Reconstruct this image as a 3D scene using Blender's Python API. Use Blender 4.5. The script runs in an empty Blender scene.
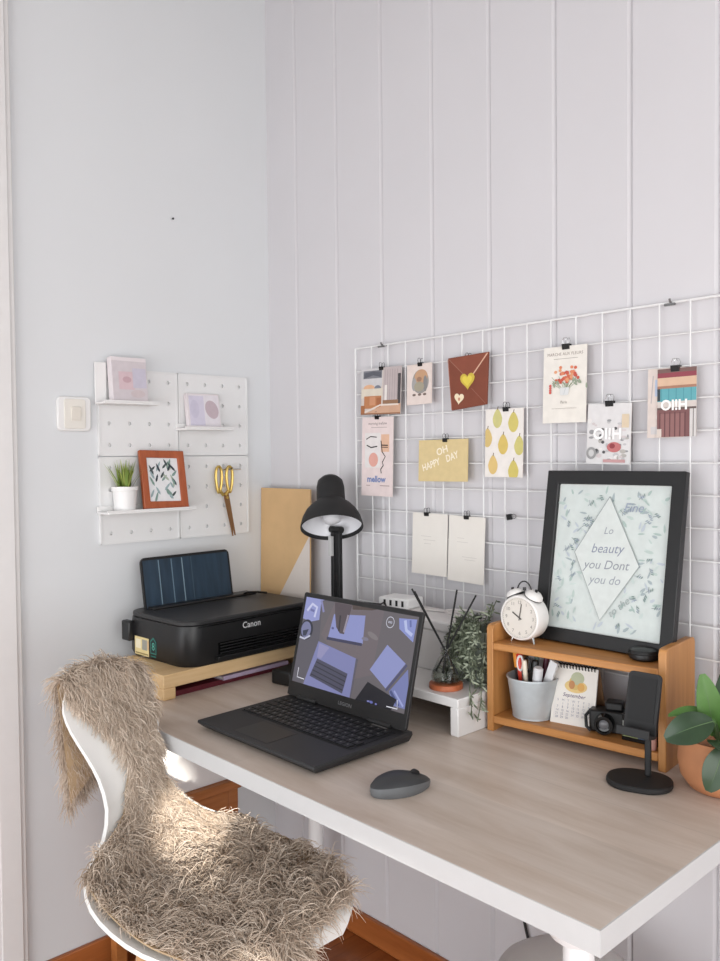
import bpy, math, random
from mathutils import Matrix, Vector
random.seed(7)
SC = bpy.context.scene
COL = SC.collection
PI = math.pi
cos, sin = math.cos, math.sin

# ------------------------------------------------------------------ materials
def lin(c):
    c = c / 255.0
    return c / 12.92 if c <= 0.04045 else ((c + 0.055) / 1.055) ** 2.4

def rgb(c):
    if isinstance(c, str):
        c = c.lstrip('#')
        c = tuple(int(c[i:i + 2], 16) for i in (0, 2, 4))
    return (lin(c[0]), lin(c[1]), lin(c[2]), 1.0)

_mats = {}
def mat(name, c, rough=0.5, metal=0.0, var=0.0, vscale=30.0, bump=0.0, bscale=200.0, stretch=None,
        emit=0.0, trans=0.0, ior=1.45, coat=0.0, spec=0.5, sss=0.0):
    key = name
    if key in _mats:
        return _mats[key]
    m = bpy.data.materials.new(name)
    m.use_nodes = True
    nt = m.node_tree
    b = nt.nodes['Principled BSDF']
    col = rgb(c)
    b.inputs['Base Color'].default_value = col
    b.inputs['Roughness'].default_value = rough
    b.inputs['Metallic'].default_value = metal
    b.inputs['IOR'].default_value = ior
    b.inputs['Specular IOR Level'].default_value = spec
    b.inputs['Coat Weight'].default_value = coat
    b.inputs['Transmission Weight'].default_value = trans
    if emit:
        b.inputs['Emission Color'].default_value = col
        b.inputs['Emission Strength'].default_value = emit
    tc = nt.nodes.new('ShaderNodeTexCoord')
    src = tc.outputs['Object']
    if stretch:
        mp = nt.nodes.new('ShaderNodeMapping')
        mp.inputs['Scale'].default_value = stretch
        nt.links.new(src, mp.inputs['Vector'])
        src = mp.outputs['Vector']
    if var:
        n = nt.nodes.new('ShaderNodeTexNoise')
        n.inputs['Scale'].default_value = vscale
        n.inputs['Detail'].default_value = 5
        nt.links.new(src, n.inputs['Vector'])
        r = nt.nodes.new('ShaderNodeValToRGB')
        r.color_ramp.elements[0].position = 0.3
        r.color_ramp.elements[1].position = 0.7
        r.color_ramp.elements[0].color = tuple(x * (1 - var) for x in col[:3]) + (1,)
        r.color_ramp.elements[1].color = tuple(min(1, x * (1 + var)) for x in col[:3]) + (1,)
        nt.links.new(n.outputs['Fac'], r.inputs['Fac'])
        nt.links.new(r.outputs['Color'], b.inputs['Base Color'])
    if bump:
        n2 = nt.nodes.new('ShaderNodeTexNoise')
        n2.inputs['Scale'].default_value = bscale
        n2.inputs['Detail'].default_value = 4
        nt.links.new(src, n2.inputs['Vector'])
        bp = nt.nodes.new('ShaderNodeBump')
        bp.inputs['Strength'].default_value = bump
        bp.inputs['Distance'].default_value = 0.002
        nt.links.new(n2.outputs['Fac'], bp.inputs['Height'])
        nt.links.new(bp.outputs['Normal'], b.inputs['Normal'])
    _mats[key] = m
    return m

def ink(c, rough=0.7):
    k = c if isinstance(c, str) else '%02x%02x%02x' % c
    if not isinstance(c, str):
        g_ = 0.3 * c[0] + 0.59 * c[1] + 0.11 * c[2]
        c = tuple(0.86 * q + 0.14 * g_ for q in c)
    return mat('print_' + k.lstrip('#'), c, rough=rough, var=0.04, vscale=60)

def glow(c, s=1.0):
    k = c if isinstance(c, str) else '%02x%02x%02x' % c
    nm = 'screen_%s_%d' % (k.lstrip('#'), int(s * 100))
    new = nm not in _mats
    m = mat(nm, c, rough=0.25, emit=s, spec=0.3)
    if new:
        m.node_tree.nodes['Principled BSDF'].inputs['Base Color'].default_value = (0.01, 0.01, 0.01, 1)
    return m

def wood_mat(name, c1, c2, axis='x', scale=14.0, rough=0.5, planks=None, coat=0.0):
    m = bpy.data.materials.new(name)
    m.use_nodes = True
    nt = m.node_tree
    b = nt.nodes['Principled BSDF']
    b.inputs['Roughness'].default_value = rough
    b.inputs['Coat Weight'].default_value = coat
    tc = nt.nodes.new('ShaderNodeTexCoord')
    mp = nt.nodes.new('ShaderNodeMapping')
    s = {'x': (0.9, scale, scale), 'y': (scale, 0.9, scale), 'z': (scale, scale, 0.9)}[axis]
    mp.inputs['Scale'].default_value = s
    nt.links.new(tc.outputs['Object'], mp.inputs['Vector'])
    n = nt.nodes.new('ShaderNodeTexNoise')
    n.inputs['Scale'].default_value = 3.0
    n.inputs['Detail'].default_value = 8
    n.inputs['Roughness'].default_value = 0.65
    n.inputs['Distortion'].default_value = 0.4
    nt.links.new(mp.outputs['Vector'], n.inputs['Vector'])
    r = nt.nodes.new('ShaderNodeValToRGB')
    r.color_ramp.elements[0].position = 0.32
    r.color_ramp.elements[1].position = 0.68
    r.color_ramp.elements[0].color = rgb(c1)
    r.color_ramp.elements[1].color = rgb(c2)
    nt.links.new(n.outputs['Fac'], r.inputs['Fac'])
    out = r.outputs['Color']
    if planks:
        br = nt.nodes.new('ShaderNodeTexBrick')
        br.offset = 0.37
        br.inputs['Color1'].default_value = (1, 1, 1, 1)
        br.inputs['Color2'].default_value = (0.9, 0.9, 0.9, 1)
        br.inputs['Mortar'].default_value = (planks[3], planks[3], planks[3], 1)
        br.inputs['Scale'].default_value = 1.0
        br.inputs['Mortar Size'].default_value = planks[2]
        br.inputs['Mortar Smooth'].default_value = 0.3
        br.inputs['Brick Width'].default_value = planks[0]
        br.inputs['Row Height'].default_value = planks[1]
        mp2 = nt.nodes.new('ShaderNodeMapping')
        if axis == 'y':
            mp2.inputs['Rotation'].default_value = (0, 0, PI / 2)
        nt.links.new(tc.outputs['Object'], mp2.inputs['Vector'])
        nt.links.new(mp2.outputs['Vector'], br.inputs['Vector'])
        mx = nt.nodes.new('ShaderNodeMix')
        mx.data_type = 'RGBA'
        mx.blend_type = 'MULTIPLY'
        mx.inputs['Factor'].default_value = 1.0
        nt.links.new(out, mx.inputs[6])
        nt.links.new(br.outputs['Color'], mx.inputs[7])
        out = mx.outputs[2]
    nt.links.new(out, b.inputs['Base Color'])
    bp = nt.nodes.new('ShaderNodeBump')
    bp.inputs['Strength'].default_value = 0.08
    bp.inputs['Distance'].default_value = 0.001
    nt.links.new(n.outputs['Fac'], bp.inputs['Height'])
    nt.links.new(bp.outputs['Normal'], b.inputs['Normal'])
    return m

WHITE_WALL = mat('wall_paint_white', (216, 218, 220), rough=0.6, var=0.012, vscale=3, bump=0.05, bscale=60)
PANEL_WALL = mat('panel_paint_white', (206, 204, 207), rough=0.5, var=0.012, vscale=4, bump=0.03, bscale=50)
WHITE_PLASTIC = mat('white_plastic', (230, 229, 228), rough=0.35, var=0.01)
WHITE_LACQUER = mat('white_lacquer', (222, 220, 219), rough=0.4, var=0.015)
WHITE_METAL = mat('white_coated_wire', (226, 226, 226), rough=0.4, var=0.02)
PAPER = mat('white_paper', (228, 224, 218), rough=0.8, var=0.015, bump=0.05, bscale=80)
BLACK = mat('black_plastic', (24, 24, 25), rough=0.42, var=0.08)
BLACK_MATT = mat('black_matt', (30, 30, 31), rough=0.6, var=0.08, bump=0.05, bscale=600)
BLACK_GLOSS = mat('black_gloss', (12, 12, 13), rough=0.12, var=0.05)
CHROME = mat('chrome', (200, 200, 200), rough=0.2, metal=1.0, var=0.03)
STEEL_DARK = mat('dark_wire', (60, 60, 60), rough=0.35, metal=0.8, var=0.05)
BAMBOO = wood_mat('bamboo', (166, 110, 56), (194, 136, 78), 'x', 18, 0.45)
BAMBOO_V = wood_mat('bamboo_upright', (166, 112, 58), (194, 138, 82), 'z', 18, 0.45)
PINE = wood_mat('pine_wood', (214, 178, 128), (232, 200, 154), 'y', 14, 0.5)
DESKTOP = wood_mat('desk_laminate', (192, 174, 159), (215, 202, 191), 'x', 7, 0.4, planks=(2.7, 0.125, 0.0016, 0.90))
FLOORWOOD = wood_mat('floor_wood', (120, 62, 26), (158, 90, 44), 'y', 8, 0.35, planks=(0.9, 0.09, 0.0015, 0.5))
SKIRT = wood_mat('skirting_wood', (140, 76, 34), (172, 102, 54), 'x', 10, 0.35)
SKIRT_Y = wood_mat('skirting_wood_side', (140, 76, 34), (172, 102, 54), 'y', 10, 0.35)

def glass_mat(name, c, rough=0.0, ior=1.45):
    m = bpy.data.materials.new(name)
    m.use_nodes = True
    nt = m.node_tree
    for n in list(nt.nodes):
        if n.type == 'BSDF_PRINCIPLED': nt.nodes.remove(n)
    out = [n for n in nt.nodes if n.type == 'OUTPUT_MATERIAL'][0]
    tr = nt.nodes.new('ShaderNodeBsdfTransparent'); tr.inputs['Color'].default_value = rgb(c)
    gl = nt.nodes.new('ShaderNodeBsdfGlossy'); gl.inputs['Roughness'].default_value = 0.05
    fr = nt.nodes.new('ShaderNodeLayerWeight'); fr.inputs['Blend'].default_value = 0.16
    mx = nt.nodes.new('ShaderNodeMixShader')
    nt.links.new(fr.outputs['Facing'], mx.inputs['Fac']); nt.links.new(tr.outputs['BSDF'], mx.inputs[1]); nt.links.new(gl.outputs['BSDF'], mx.inputs[2])
    nt.links.new(mx.outputs['Shader'], out.inputs['Surface'])
    return m

# ------------------------------------------------------------------ mesh builder
class MB:
    def __init__(s):
        s.v = []; s.f = []; s.mi = []; s.mats = []; s.M = Matrix(); s.cur = 0
    def use(s, m):
        if m not in s.mats:
            s.mats.append(m)
        s.cur = s.mats.index(m)
        return s
    def add(s, vs, fs):
        o = len(s.v)
        M = s.M
        s.v.extend([tuple(M @ Vector(p)) for p in vs])
        s.f.extend([tuple(i + o for i in f) for f in fs])
        s.mi.extend([s.cur] * len(fs))
    def box(s, c, d, T=None):
        x, y, z = d[0] / 2, d[1] / 2, d[2] / 2
        vs = [Vector((a * x, b * y, e * z)) for a in (-1, 1) for b in (-1, 1) for e in (-1, 1)]
        if T:
            vs = [T @ p for p in vs]
        vs = [p + Vector(c) for p in vs]
        s.add(vs, [(0, 1, 3, 2), (4, 6, 7, 5), (0, 4, 5, 1), (2, 3, 7, 6), (0, 2, 6, 4), (1, 5, 7, 3)])
    def bx(s, x0, x1, y0, y1, z0, z1):
        s.box(((x0 + x1) / 2, (y0 + y1) / 2, (z0 + z1) / 2), (x1 - x0, y1 - y0, z1 - z0))
    def prism(s, poly, z0, z1, T=None):
        n = len(poly)
        vs = [Vector((p[0], p[1], z0)) for p in poly] + [Vector((p[0], p[1], z1)) for p in poly]
        if T:
            vs = [T @ p for p in vs]
        fs = [tuple(reversed(range(n))), tuple(range(n, 2 * n))]
        fs += [(i, (i + 1) % n, n + (i + 1) % n, n + i) for i in range(n)]
        s.add(vs, fs)
    def lathe(s, prof, seg=32, c=(0, 0, 0), T=None, cap0=True, cap1=True):
        vs = []; fs = []
        n = len(prof)
        for r, z in prof:
            for k in range(seg):
                a = 2 * PI * k / seg
                vs.append(Vector((r * cos(a), r * sin(a), z)))
        for i in range(n - 1):
            for k in range(seg):
                k2 = (k + 1) % seg
                fs.append((i * seg + k, i * seg + k2, (i + 1) * seg + k2, (i + 1) * seg + k))
        if cap0:
            fs.append(tuple(reversed(range(seg))))
        if cap1:
            fs.append(tuple(range((n - 1) * seg, n * seg)))
        if T:
            vs = [T @ p for p in vs]
        s.add([p + Vector(c) for p in vs], fs)
    def tube(s, pts, r, seg=8, closed=False):
        pts = [Vector(p) for p in pts]
        n = len(pts)
        rs = r if isinstance(r, (list, tuple)) else [r] * n
        t0 = (pts[1] - pts[0]).normalized()
        ref = Vector((0, 0, 1)) if abs(t0.z) < 0.9 else Vector((1, 0, 0))
        nrm = t0.cross(ref).normalized()
        vs = []
        for i in range(n):
            if closed:
                t = (pts[(i + 1) % n] - pts[i - 1]).normalized()
            else:
                t = (pts[min(i + 1, n - 1)] - pts[max(i - 1, 0)]).normalized()
            nrm = (nrm - t * nrm.dot(t)).normalized()
            bn = t.cross(nrm)
            for k in range(seg):
                a = 2 * PI * k / seg
                vs.append(pts[i] + (nrm * cos(a) + bn * sin(a)) * rs[i])
        fs = []
        for i in range(n if closed else n - 1):
            j = (i + 1) % n
            for k in range(seg):
                k2 = (k + 1) % seg
                fs.append((i * seg + k, i * seg + k2, j * seg + k2, j * seg + k))
        if not closed:
            fs.append(tuple(reversed(range(seg))))
            fs.append(tuple(range((n - 1) * seg, n * seg)))
        s.add(vs, fs)
    def grid(s, rows, thick=0.0, closed=False):
        """surface from rows of points; with thickness (along averaged normals)"""
        R = len(rows); Cn = len(rows[0])
        P = [[Vector(p) for p in r] for r in rows]
        if not thick:
            vs = [p for r in P for p in r]
            fs = [(i * Cn + j, i * Cn + j + 1, (i + 1) * Cn + j + 1, (i + 1) * Cn + j) for i in range(R - 1) for j in range(Cn - 1)]
            s.add(vs, fs); return
        N = []
        for i in range(R):
            for j in range(Cn):
                a = P[min(i + 1, R - 1)][j] - P[max(i - 1, 0)][j]
                b = P[i][min(j + 1, Cn - 1)] - P[i][max(j - 1, 0)]
                N.append(b.cross(a).normalized())
        top = [P[i][j] + N[i * Cn + j] * (thick / 2) for i in range(R) for j in range(Cn)]
        bot = [P[i][j] - N[i * Cn + j] * (thick / 2) for i in range(R) for j in range(Cn)]
        o = R * Cn
        idx = lambda i, j: i * Cn + j
        fs = []
        for i in range(R - 1):
            for j in range(Cn - 1):
                q = (idx(i, j), idx(i, j + 1), idx(i + 1, j + 1), idx(i + 1, j))
                fs.append(tuple(reversed(q)) if False else q)
                fs.append(tuple(o + k for k in reversed(q)))
        for i in range(R - 1):
            fs.append((idx(i, 0), idx(i + 1, 0), o + idx(i + 1, 0), o + idx(i, 0)))
            fs.append((idx(i + 1, Cn - 1), idx(i, Cn - 1), o + idx(i, Cn - 1), o + idx(i + 1, Cn - 1)))
        for j in range(Cn - 1):
            fs.append((idx(0, j + 1), idx(0, j), o + idx(0, j), o + idx(0, j + 1)))
            fs.append((idx(R - 1, j), idx(R - 1, j + 1), o + idx(R - 1, j + 1), o + idx(R - 1, j)))
        s.add(top + bot, fs)

def rrect(w, d, r, seg=5, cx=0, cy=0):
    pts = []
    for (sx, sy, a0) in ((1, 1, 0), (-1, 1, 90), (-1, -1, 180), (1, -1, 270)):
        for k in range(seg + 1):
            a = math.radians(a0 + 90 * k / seg)
            pts.append((cx + sx * (w / 2 - r) + r * cos(a), cy + sy * (d / 2 - r) + r * sin(a)))
    return pts

def obj(name, mb, m=None, parent=None, bevel=0.0, smooth=35, loc=None, rotz=0.0):
    me = bpy.data.meshes.new(name)
    me.from_pydata(mb.v, [], mb.f)
    ms = mb.mats if mb.mats else [m]
    for x in ms:
        me.materials.append(x)
    if mb.mats:
        me.polygons.foreach_set('material_index', mb.mi)
    if smooth:
        me.polygons.foreach_set('use_smooth', [True] * len(me.polygons))
        me.set_sharp_from_angle(angle=math.radians(smooth))
    me.update()
    o = bpy.data.objects.new(name, me)
    COL.objects.link(o)
    if parent:
        o.parent = parent
    if loc is not None:
        o.location = loc
    o.rotation_euler = (0, 0, rotz)
    if bevel:
        md = o.modifiers.new('edge', 'BEVEL')
        md.width = bevel
        md.segments = 2
        md.limit_method = 'ANGLE'
        md.angle_limit = math.radians(40)
    return o

def tag(o, label, cat, group=None):
    o['label'] = label
    o['category'] = cat
    if group:
        o['group'] = group
    return o

def thing(name, label, cat, loc=(0, 0, 0), rotz=0.0, group=None):
    o = bpy.data.objects.new(name, None)
    o.empty_display_size = 0.05
    COL.objects.link(o)
    o.location = loc
    o.rotation_euler = (0, 0, rotz)
    return tag(o, label, cat, group)

def struct(name, mb, m=None):
    o = obj(name, mb, m)
    o['kind'] = 'structure'
    return o

# ------------------------------------------------------------------ text and flat print
_txt = {}
def text_mesh(t, shear=0.0, bold=0.0):
    k = (t, shear, bold)
    if k not in _txt:
        cu = bpy.data.curves.new('lettering', 'FONT')
        cu.body = t
        cu.size = 1.0
        cu.shear = shear
        cu.offset = bold
        cu.resolution_u = 3
        cu.align_x = 'CENTER'
        o = bpy.data.objects.new('lettering', cu)
        COL.objects.link(o)
        dg = bpy.context.evaluated_depsgraph_get()
        me = bpy.data.meshes.new_from_object(o.evaluated_get(dg))
        vs = [(v.co.x, v.co.y) for v in me.vertices]
        fs = [tuple(p.vertices) for p in me.polygons]
        bpy.data.objects.remove(o)
        bpy.data.curves.remove(cu)
        bpy.data.meshes.remove(me)
        _txt[k] = (vs, fs)
    return _txt[k]

class Art:
    """flat printed shapes on a face; local frame: x right, y up, z out of the face"""
    def __init__(s, mb, M, eps=0.00003, mk=ink):
        s.mb = mb; s.M = M; s.n = 0; s.eps = eps; s.mk = mk
    def _put(s, vs, fs, c):
        s.n += 1
        s.mb.use(s.mk(c) if not isinstance(c, bpy.types.Material) else c)
        old = s.mb.M
        s.mb.M = old @ s.M
        z = s.n * s.eps
        s.mb.add([(p[0], p[1], z) for p in vs], fs)
        s.mb.M = old
    def poly(s, pts, c): s._put(pts, [tuple(range(len(pts)))], c)
    def rect(s, x0, y0, x1, y1, c): s.poly([(x0, y0), (x1, y0), (x1, y1), (x0, y1)], c)
    def ell(s, cx, cy, rx, ry, c, n=20, rot=0):
        pts = []
        for k in range(n):
            a = 2 * PI * k / n
            x, y = rx * cos(a), ry * sin(a)
            pts.append((cx + x * cos(rot) - y * sin(rot), cy + x * sin(rot) + y * cos(rot)))
        s.poly(pts, c)
    def line(s, pts, w, c):
        n = len(pts); L = []; Rr = []
        for i in range(n):
            a = pts[max(i - 1, 0)]; b = pts[min(i + 1, n - 1)]
            dx, dy = b[0] - a[0], b[1] - a[1]
            l = math.hypot(dx, dy) or 1
            nx, ny = -dy / l * w / 2, dx / l * w / 2
            L.append((pts[i][0] + nx, pts[i][1] + ny)); Rr.append((pts[i][0] - nx, pts[i][1] - ny))
        s._put(L + Rr, [(n + i, n + i + 1, i + 1, i) for i in range(n - 1)], c)
    def text(s, t, cx, cy, size, c, rot=0, shear=0.0, bold=0.0, sx=1.0):
        vs, fs = text_mesh(t, shear, bold)
        out = []
        for x, y in vs:
            x *= size * sx; y = (y - 0.33) * size
            out.append((cx + x * cos(rot) - y * sin(rot), cy + x * sin(rot) + y * cos(rot)))
        s._put(out, fs, c)
    def heart(s, cx, cy, r, c, rot=0):
        pts = []
        for k in range(24):
            t = 2 * PI * k / 24
            x = r * 0.0625 * 16 * sin(t) ** 3
            y = r * 0.0625 * (13 * cos(t) - 5 * cos(2 * t) - 2 * cos(3 * t) - cos(4 * t))
            pts.append((cx + x * cos(rot) - y * sin(rot), cy + x * sin(rot) + y * cos(rot)))
        s.poly(list(reversed(pts)), c)
    def leaf(s, cx, cy, l, w, rot, c):
        pts = [(-l / 2, 0), (-l / 4, -w / 2), (l / 5, -w * .42), (l / 2, 0), (l / 5, w * .42), (-l / 4, w / 2)]
        s.poly([(cx + x * cos(rot) - y * sin(rot), cy + x * sin(rot) + y * cos(rot)) for x, y in pts], c)

FRONT = Matrix(((1, 0, 0, 0), (0, 0, -1, 0), (0, 1, 0, 0), (0, 0, 0, 1)))       # art x->x, y->z, z->-y  (faces -y)
SIDE = Matrix(((0, 0, 1, 0), (1, 0, 0, 0), (0, 1, 0, 0), (0, 0, 0, 1)))         # art x->y, y->z, z->+x  (faces +x)
TR = Matrix.Translation
def RX(a): return Matrix.Rotation(math.radians(a), 4, 'X')
def RY(a): return Matrix.Rotation(math.radians(a), 4, 'Y')
def RZ(a): return Matrix.Rotation(math.radians(a), 4, 'Z')

# ------------------------------------------------------------------ camera
F = 832.518
yaw, pitch, roll = 0.8140428, 0.0288233, -0.0097840
fw = Vector((-sin(yaw) * cos(pitch), cos(yaw) * cos(pitch), -sin(pitch)))
rt = Vector((cos(yaw), sin(yaw), 0))
up = rt.cross(fw)
rt2 = cos(roll) * rt + sin(roll) * up
up2 = -sin(roll) * rt + cos(roll) * up
cam = bpy.data.cameras.new('render_view')
cam.sensor_fit = 'HORIZONTAL'
cam.sensor_width = 36
cam.lens = F / 720 * 36
cam.clip_start = 0.05
co = bpy.data.objects.new('render_view', cam)
COL.objects.link(co)
co.matrix_world = Matrix(((rt2.x, up2.x, -fw.x, 1.956753), (rt2.y, up2.y, -fw.y, -1.487908), (rt2.z, up2.z, -fw.z, 1.267674), (0, 0, 0, 1)))
SC.camera = co

# ------------------------------------------------------------------ room
WX, WY, WH = 3.4, -3.2, 2.7
mb = MB(); mb.bx(-0.1, WX, WY, 0.1, -0.05, 0); struct('floor', mb, FLOORWOOD)
mb = MB(); mb.bx(-0.1, 0, WY, 0.1, 0, WH); struct('wall_left', mb, WHITE_WALL)
mb = MB(); mb.bx(-0.1, WX, WY, 0.1, WH, WH + 0.1); struct('ceiling', mb, mat('ceiling_mid_grey', (178, 176, 174), rough=0.7, var=0.03, vscale=5))  # unseen ceiling, plain grey tone set to cut bounce on the upper walls
# panelled wall: boards with V grooves
mb = MB()
prof = [(0.0, 0.0)]
gx = 0.1318
while gx < WX - 0.02:
    prof += [(gx - 0.0070, 0.0), (gx + 0.0010, 0.0060), (gx + 0.0034, 0.0064), (gx + 0.0046, 0.0)]
    gx += 0.1688
prof.append((WX, 0.0))
n = len(prof)
vs = [(x, y, 0) for x, y in prof] + [(x, y, WH) for x, y in prof]
mb.add(vs, [(i, i + 1, n + i + 1, n + i) for i in range(n - 1)])
mb.bx(-0.1, WX, 0.008, 0.1, 0, WH)
o = obj('wall_back', mb, PANEL_WALL, smooth=0); o['kind'] = 'structure'
mb = MB(); mb.bx(0.014, WX, -0.014, 0, 0, 0.064); o = obj('baseboard_back', mb, SKIRT, bevel=0.003); o['kind'] = 'structure'
mb = MB(); mb.bx(0, 0.014, -0.734, 0, 0, 0.064); o = obj('baseboard_left', mb, SKIRT_Y, bevel=0.003); o['kind'] = 'structure'
mb = MB(); mb.bx(0, 0.016, -0.815, -0.740, 0, WH - 0.2); mb.bx(0.016, 0.022, -0.803, -0.752, 0, WH - 0.2)
o = obj('trim_1', mb, WHITE_LACQUER, bevel=0.003); o['kind'] = 'structure'

# nail in the plain wall
mb = MB(); mb.lathe([(0.0012, 0), (0.0012, 0.006), (0.0028, 0.006), (0.0028, 0.0075)], 10, T=RY(90))
tag(obj('nail', mb, STEEL_DARK, loc=(-0.001, -0.3165, 1.9021)), 'small dark nail in the bare wall high above the pegboard', 'nail')

# light switch
t = thing('light_switch', 'square white light switch on the plain wall beside the pegboard', 'light switch', (0, -0.600, 1.378))
mb = MB(); mb.prism(rrect(0.086, 0.084, 0.012), 0, 0.010, SIDE); obj('cover_plate', mb, WHITE_PLASTIC, t, bevel=0.003)
mb = MB(); mb.prism(rrect(0.054, 0.072, 0.006), 0.010, 0.0125, SIDE); obj('surround', mb, mat('switch_cream', (226, 222, 214), 0.4, var=0.01), t, bevel=0.001)
mb = MB(); mb.box((0.0135, 0.002, 0.0), (0.004, 0.024, 0.034), RY(4)); obj('rocker', mb, mat('switch_rocker', (222, 216, 206), 0.35, var=0.01), t, bevel=0.001)

# ------------------------------------------------------------------ pegboard panels (holes are real)
PEG = mat('pegboard_white', (226, 226, 226), rough=0.45, var=0.01)
def peg_mesh(w, h, n=4, thick=0.008, hr=0.005):
    mb = MB()
    cw, ch = w / n, h / n
    K = 12
    for i in range(n):
        for j in range(n):
            cx, cz = -w / 2 + (i + .5) * cw, -h / 2 + (j + .5) * ch
            ring = []; sq = []
            for k in range(K):
                a = 2 * PI * k / K + PI / K
                ring.append((cx + hr * cos(a), cz + hr * sin(a)))
                m_ = max(abs(cos(a)), abs(sin(a)))
                sq.append((cx + cos(a) / m_ * cw / 2, cz + sin(a) / m_ * ch / 2))
            # order of sq misses the corners: insert them
            vs = [(thick, p[0], p[1]) for p in ring] + [(thick, p[0], p[1]) for p in sq]
            corners = [(cx + sx * cw / 2, cz + sz * ch / 2) for sx, sz in ((1, 1), (-1, 1), (-1, -1), (1, -1))]
            vs += [(thick, p[0], p[1]) for p in corners]
            vs += [(0.0005, p[0], p[1]) for p in ring]
            fs = []
            for k in range(K):
                k2 = (k + 1) % K
                a1 = 2 * PI * k / K + PI / K; a2 = 2 * PI * (k + 1) / K + PI / K
                q = [k, K + k]
                for ci, ca in enumerate((PI / 4, 3 * PI / 4, 5 * PI / 4, 7 * PI / 4)):
                    if a1 < ca < a2:
                        q.append(2 * K + ci)
                q += [K + k2, k2]
                fs.append(tuple(q))
                fs.append((k, k2, 2 * K + 4 + k2, 2 * K + 4 + k))
            mb.add(vs, fs)
            mb.add([(0.0005, p[0], p[1]) for p in ring], [tuple(range(K))])
    # raised rim
    r = 0.004
    for (a0, a1, b0, b1) in ((-w / 2, w / 2, h / 2 - r, h / 2), (-w / 2, w / 2, -h / 2, -h / 2 + r), (-w / 2, -w / 2 + r, -h / 2, h / 2), (w / 2 - r, w / 2, -h / 2, h / 2)):
        mb.bx(0.0, thick + 0.0015, a0, a1, b0, b1)
    return mb
PW, PH = 0.2245, 0.2195
pegdata = [(-0.4262, 1.3846, 'white pegboard panel holding the pink canvas shelf beside the light switch'),
           (-0.1995, 1.3846, 'white pegboard panel holding the lavender circle print near the corner'),
           (-0.4262, 1.1628, 'white pegboard panel behind the grass pot and brown picture frame'),
           (-0.1995, 1.1628, 'white pegboard panel that the gold scissors hang on')]
pegs = []
for i, (y, z, lb) in enumerate(pegdata):
    if i == 0:
        p0 = obj('pegboard_panel', peg_mesh(PW, PH), PEG, smooth=0); p = p0
    else:
        p = p0.copy(); COL.objects.link(p)
    p.location = (0.0005, y, z)
    tag(p, lb, 'pegboard', 'square pegboard panels on the plain wall')

def peg_shelf(label, y0, y1, z, depth, lip=0.018):
    t = thing('peg_shelf', label, 'shelf', (0.0095, (y0 + y1) / 2, z), 0, 'little shelves on the pegboard')
    w = y1 - y0
    mb = MB(); mb.bx(0, depth, -w / 2, w / 2, 0, 0.005); obj('shelf_board', mb, WHITE_PLASTIC, t, bevel=0.001)
    mb = MB(); mb.bx(0, 0.004, -w / 2, -w / 2 + 0.03 if lip > .03 else w / 2, 0.005, lip); obj('back_plate', mb, WHITE_PLASTIC, t, bevel=0.001)
    mb = MB(); mb.bx(depth - 0.004, depth, -w / 2, w / 2, 0.005, 0.005 + 0.004); obj('front_lip', mb, WHITE_PLASTIC, t)
peg_shelf('small white shelf carrying the pink and lavender canvas', -0.548, -0.398, 1.403, 0.052, 0.105)
peg_shelf('small white shelf carrying the print with a mauve oval', -0.322, -0.172, 1.342, 0.052)
peg_shelf('long white shelf carrying the grass pot and brown picture frame', -0.548, -0.300, 1.132, 0.062)

# little canvases on the shelves (lean back towards the wall)
def leaning(name, label, cat, y, z, w, h, d, x, lean, group=None, rz=0):
    t = thing(name, label, cat, (x, y, z), rz, group)
    T = RY(-lean)
    return t, T
t, T = leaning('canvas_print', 'small boxed canvas with a blurred pink and lavender print', 'canvas print', -0.468, 1.4085, 0, 0, 0, 0.024, 6, 'small canvases on the pegboard shelves')
mb = MB(); mb.M = T; mb.bx(0, 0.022, -0.048, 0.048, 0, 0.112)
obj('canvas_edge', mb, mat('canvas_white', (222, 214, 216), 0.8, var=0.02), t, bevel=0.001)
mb = MB(); mb.M = T; a = Art(mb, TR((0.0222, 0, 0)) @ SIDE)
a.rect(-0.047, 0.001, 0.047, 0.102, (206, 196, 200)); a.rect(-0.03, 0.03, 0.012, 0.075, (212, 184, 190)); a.ell(-0.008, 0.055, 0.012, 0.008, (196, 160, 168)); a.rect(0.008, 0.035, 0.045, 0.085, (196, 190, 206)); a.ell(0.02, 0.02, 0.02, 0.01, (204, 188, 190))
obj('picture', mb, None, t)
t, T = leaning('canvas_print', 'small boxed print with a mauve oval on pale lavender', 'canvas print', -0.244, 1.3475, 0, 0, 0, 0.022, 8, 'small canvases on the pegboard shelves')
mb = MB(); mb.M = T; mb.bx(0, 0.014, -0.052, 0.050, 0, 0.093)
obj('canvas_edge', mb, mat('canvas_white', (222, 214, 216), 0.8), t, bevel=0.001)
mb = MB(); mb.M = T; a = Art(mb, TR((0.0142, 0, 0)) @ SIDE)
a.rect(-0.048, 0.004, 0.047, 0.089, (222, 216, 222)); a.rect(-0.046, 0.006, 0.0, 0.086, (206, 200, 218)); a.ell(-0.03, 0.05, 0.014, 0.025, (198, 192, 212)); a.ell(0.024, 0.050, 0.020, 0.026, (192, 172, 180), rot=0.4)
obj('picture', mb, None, t)

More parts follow.
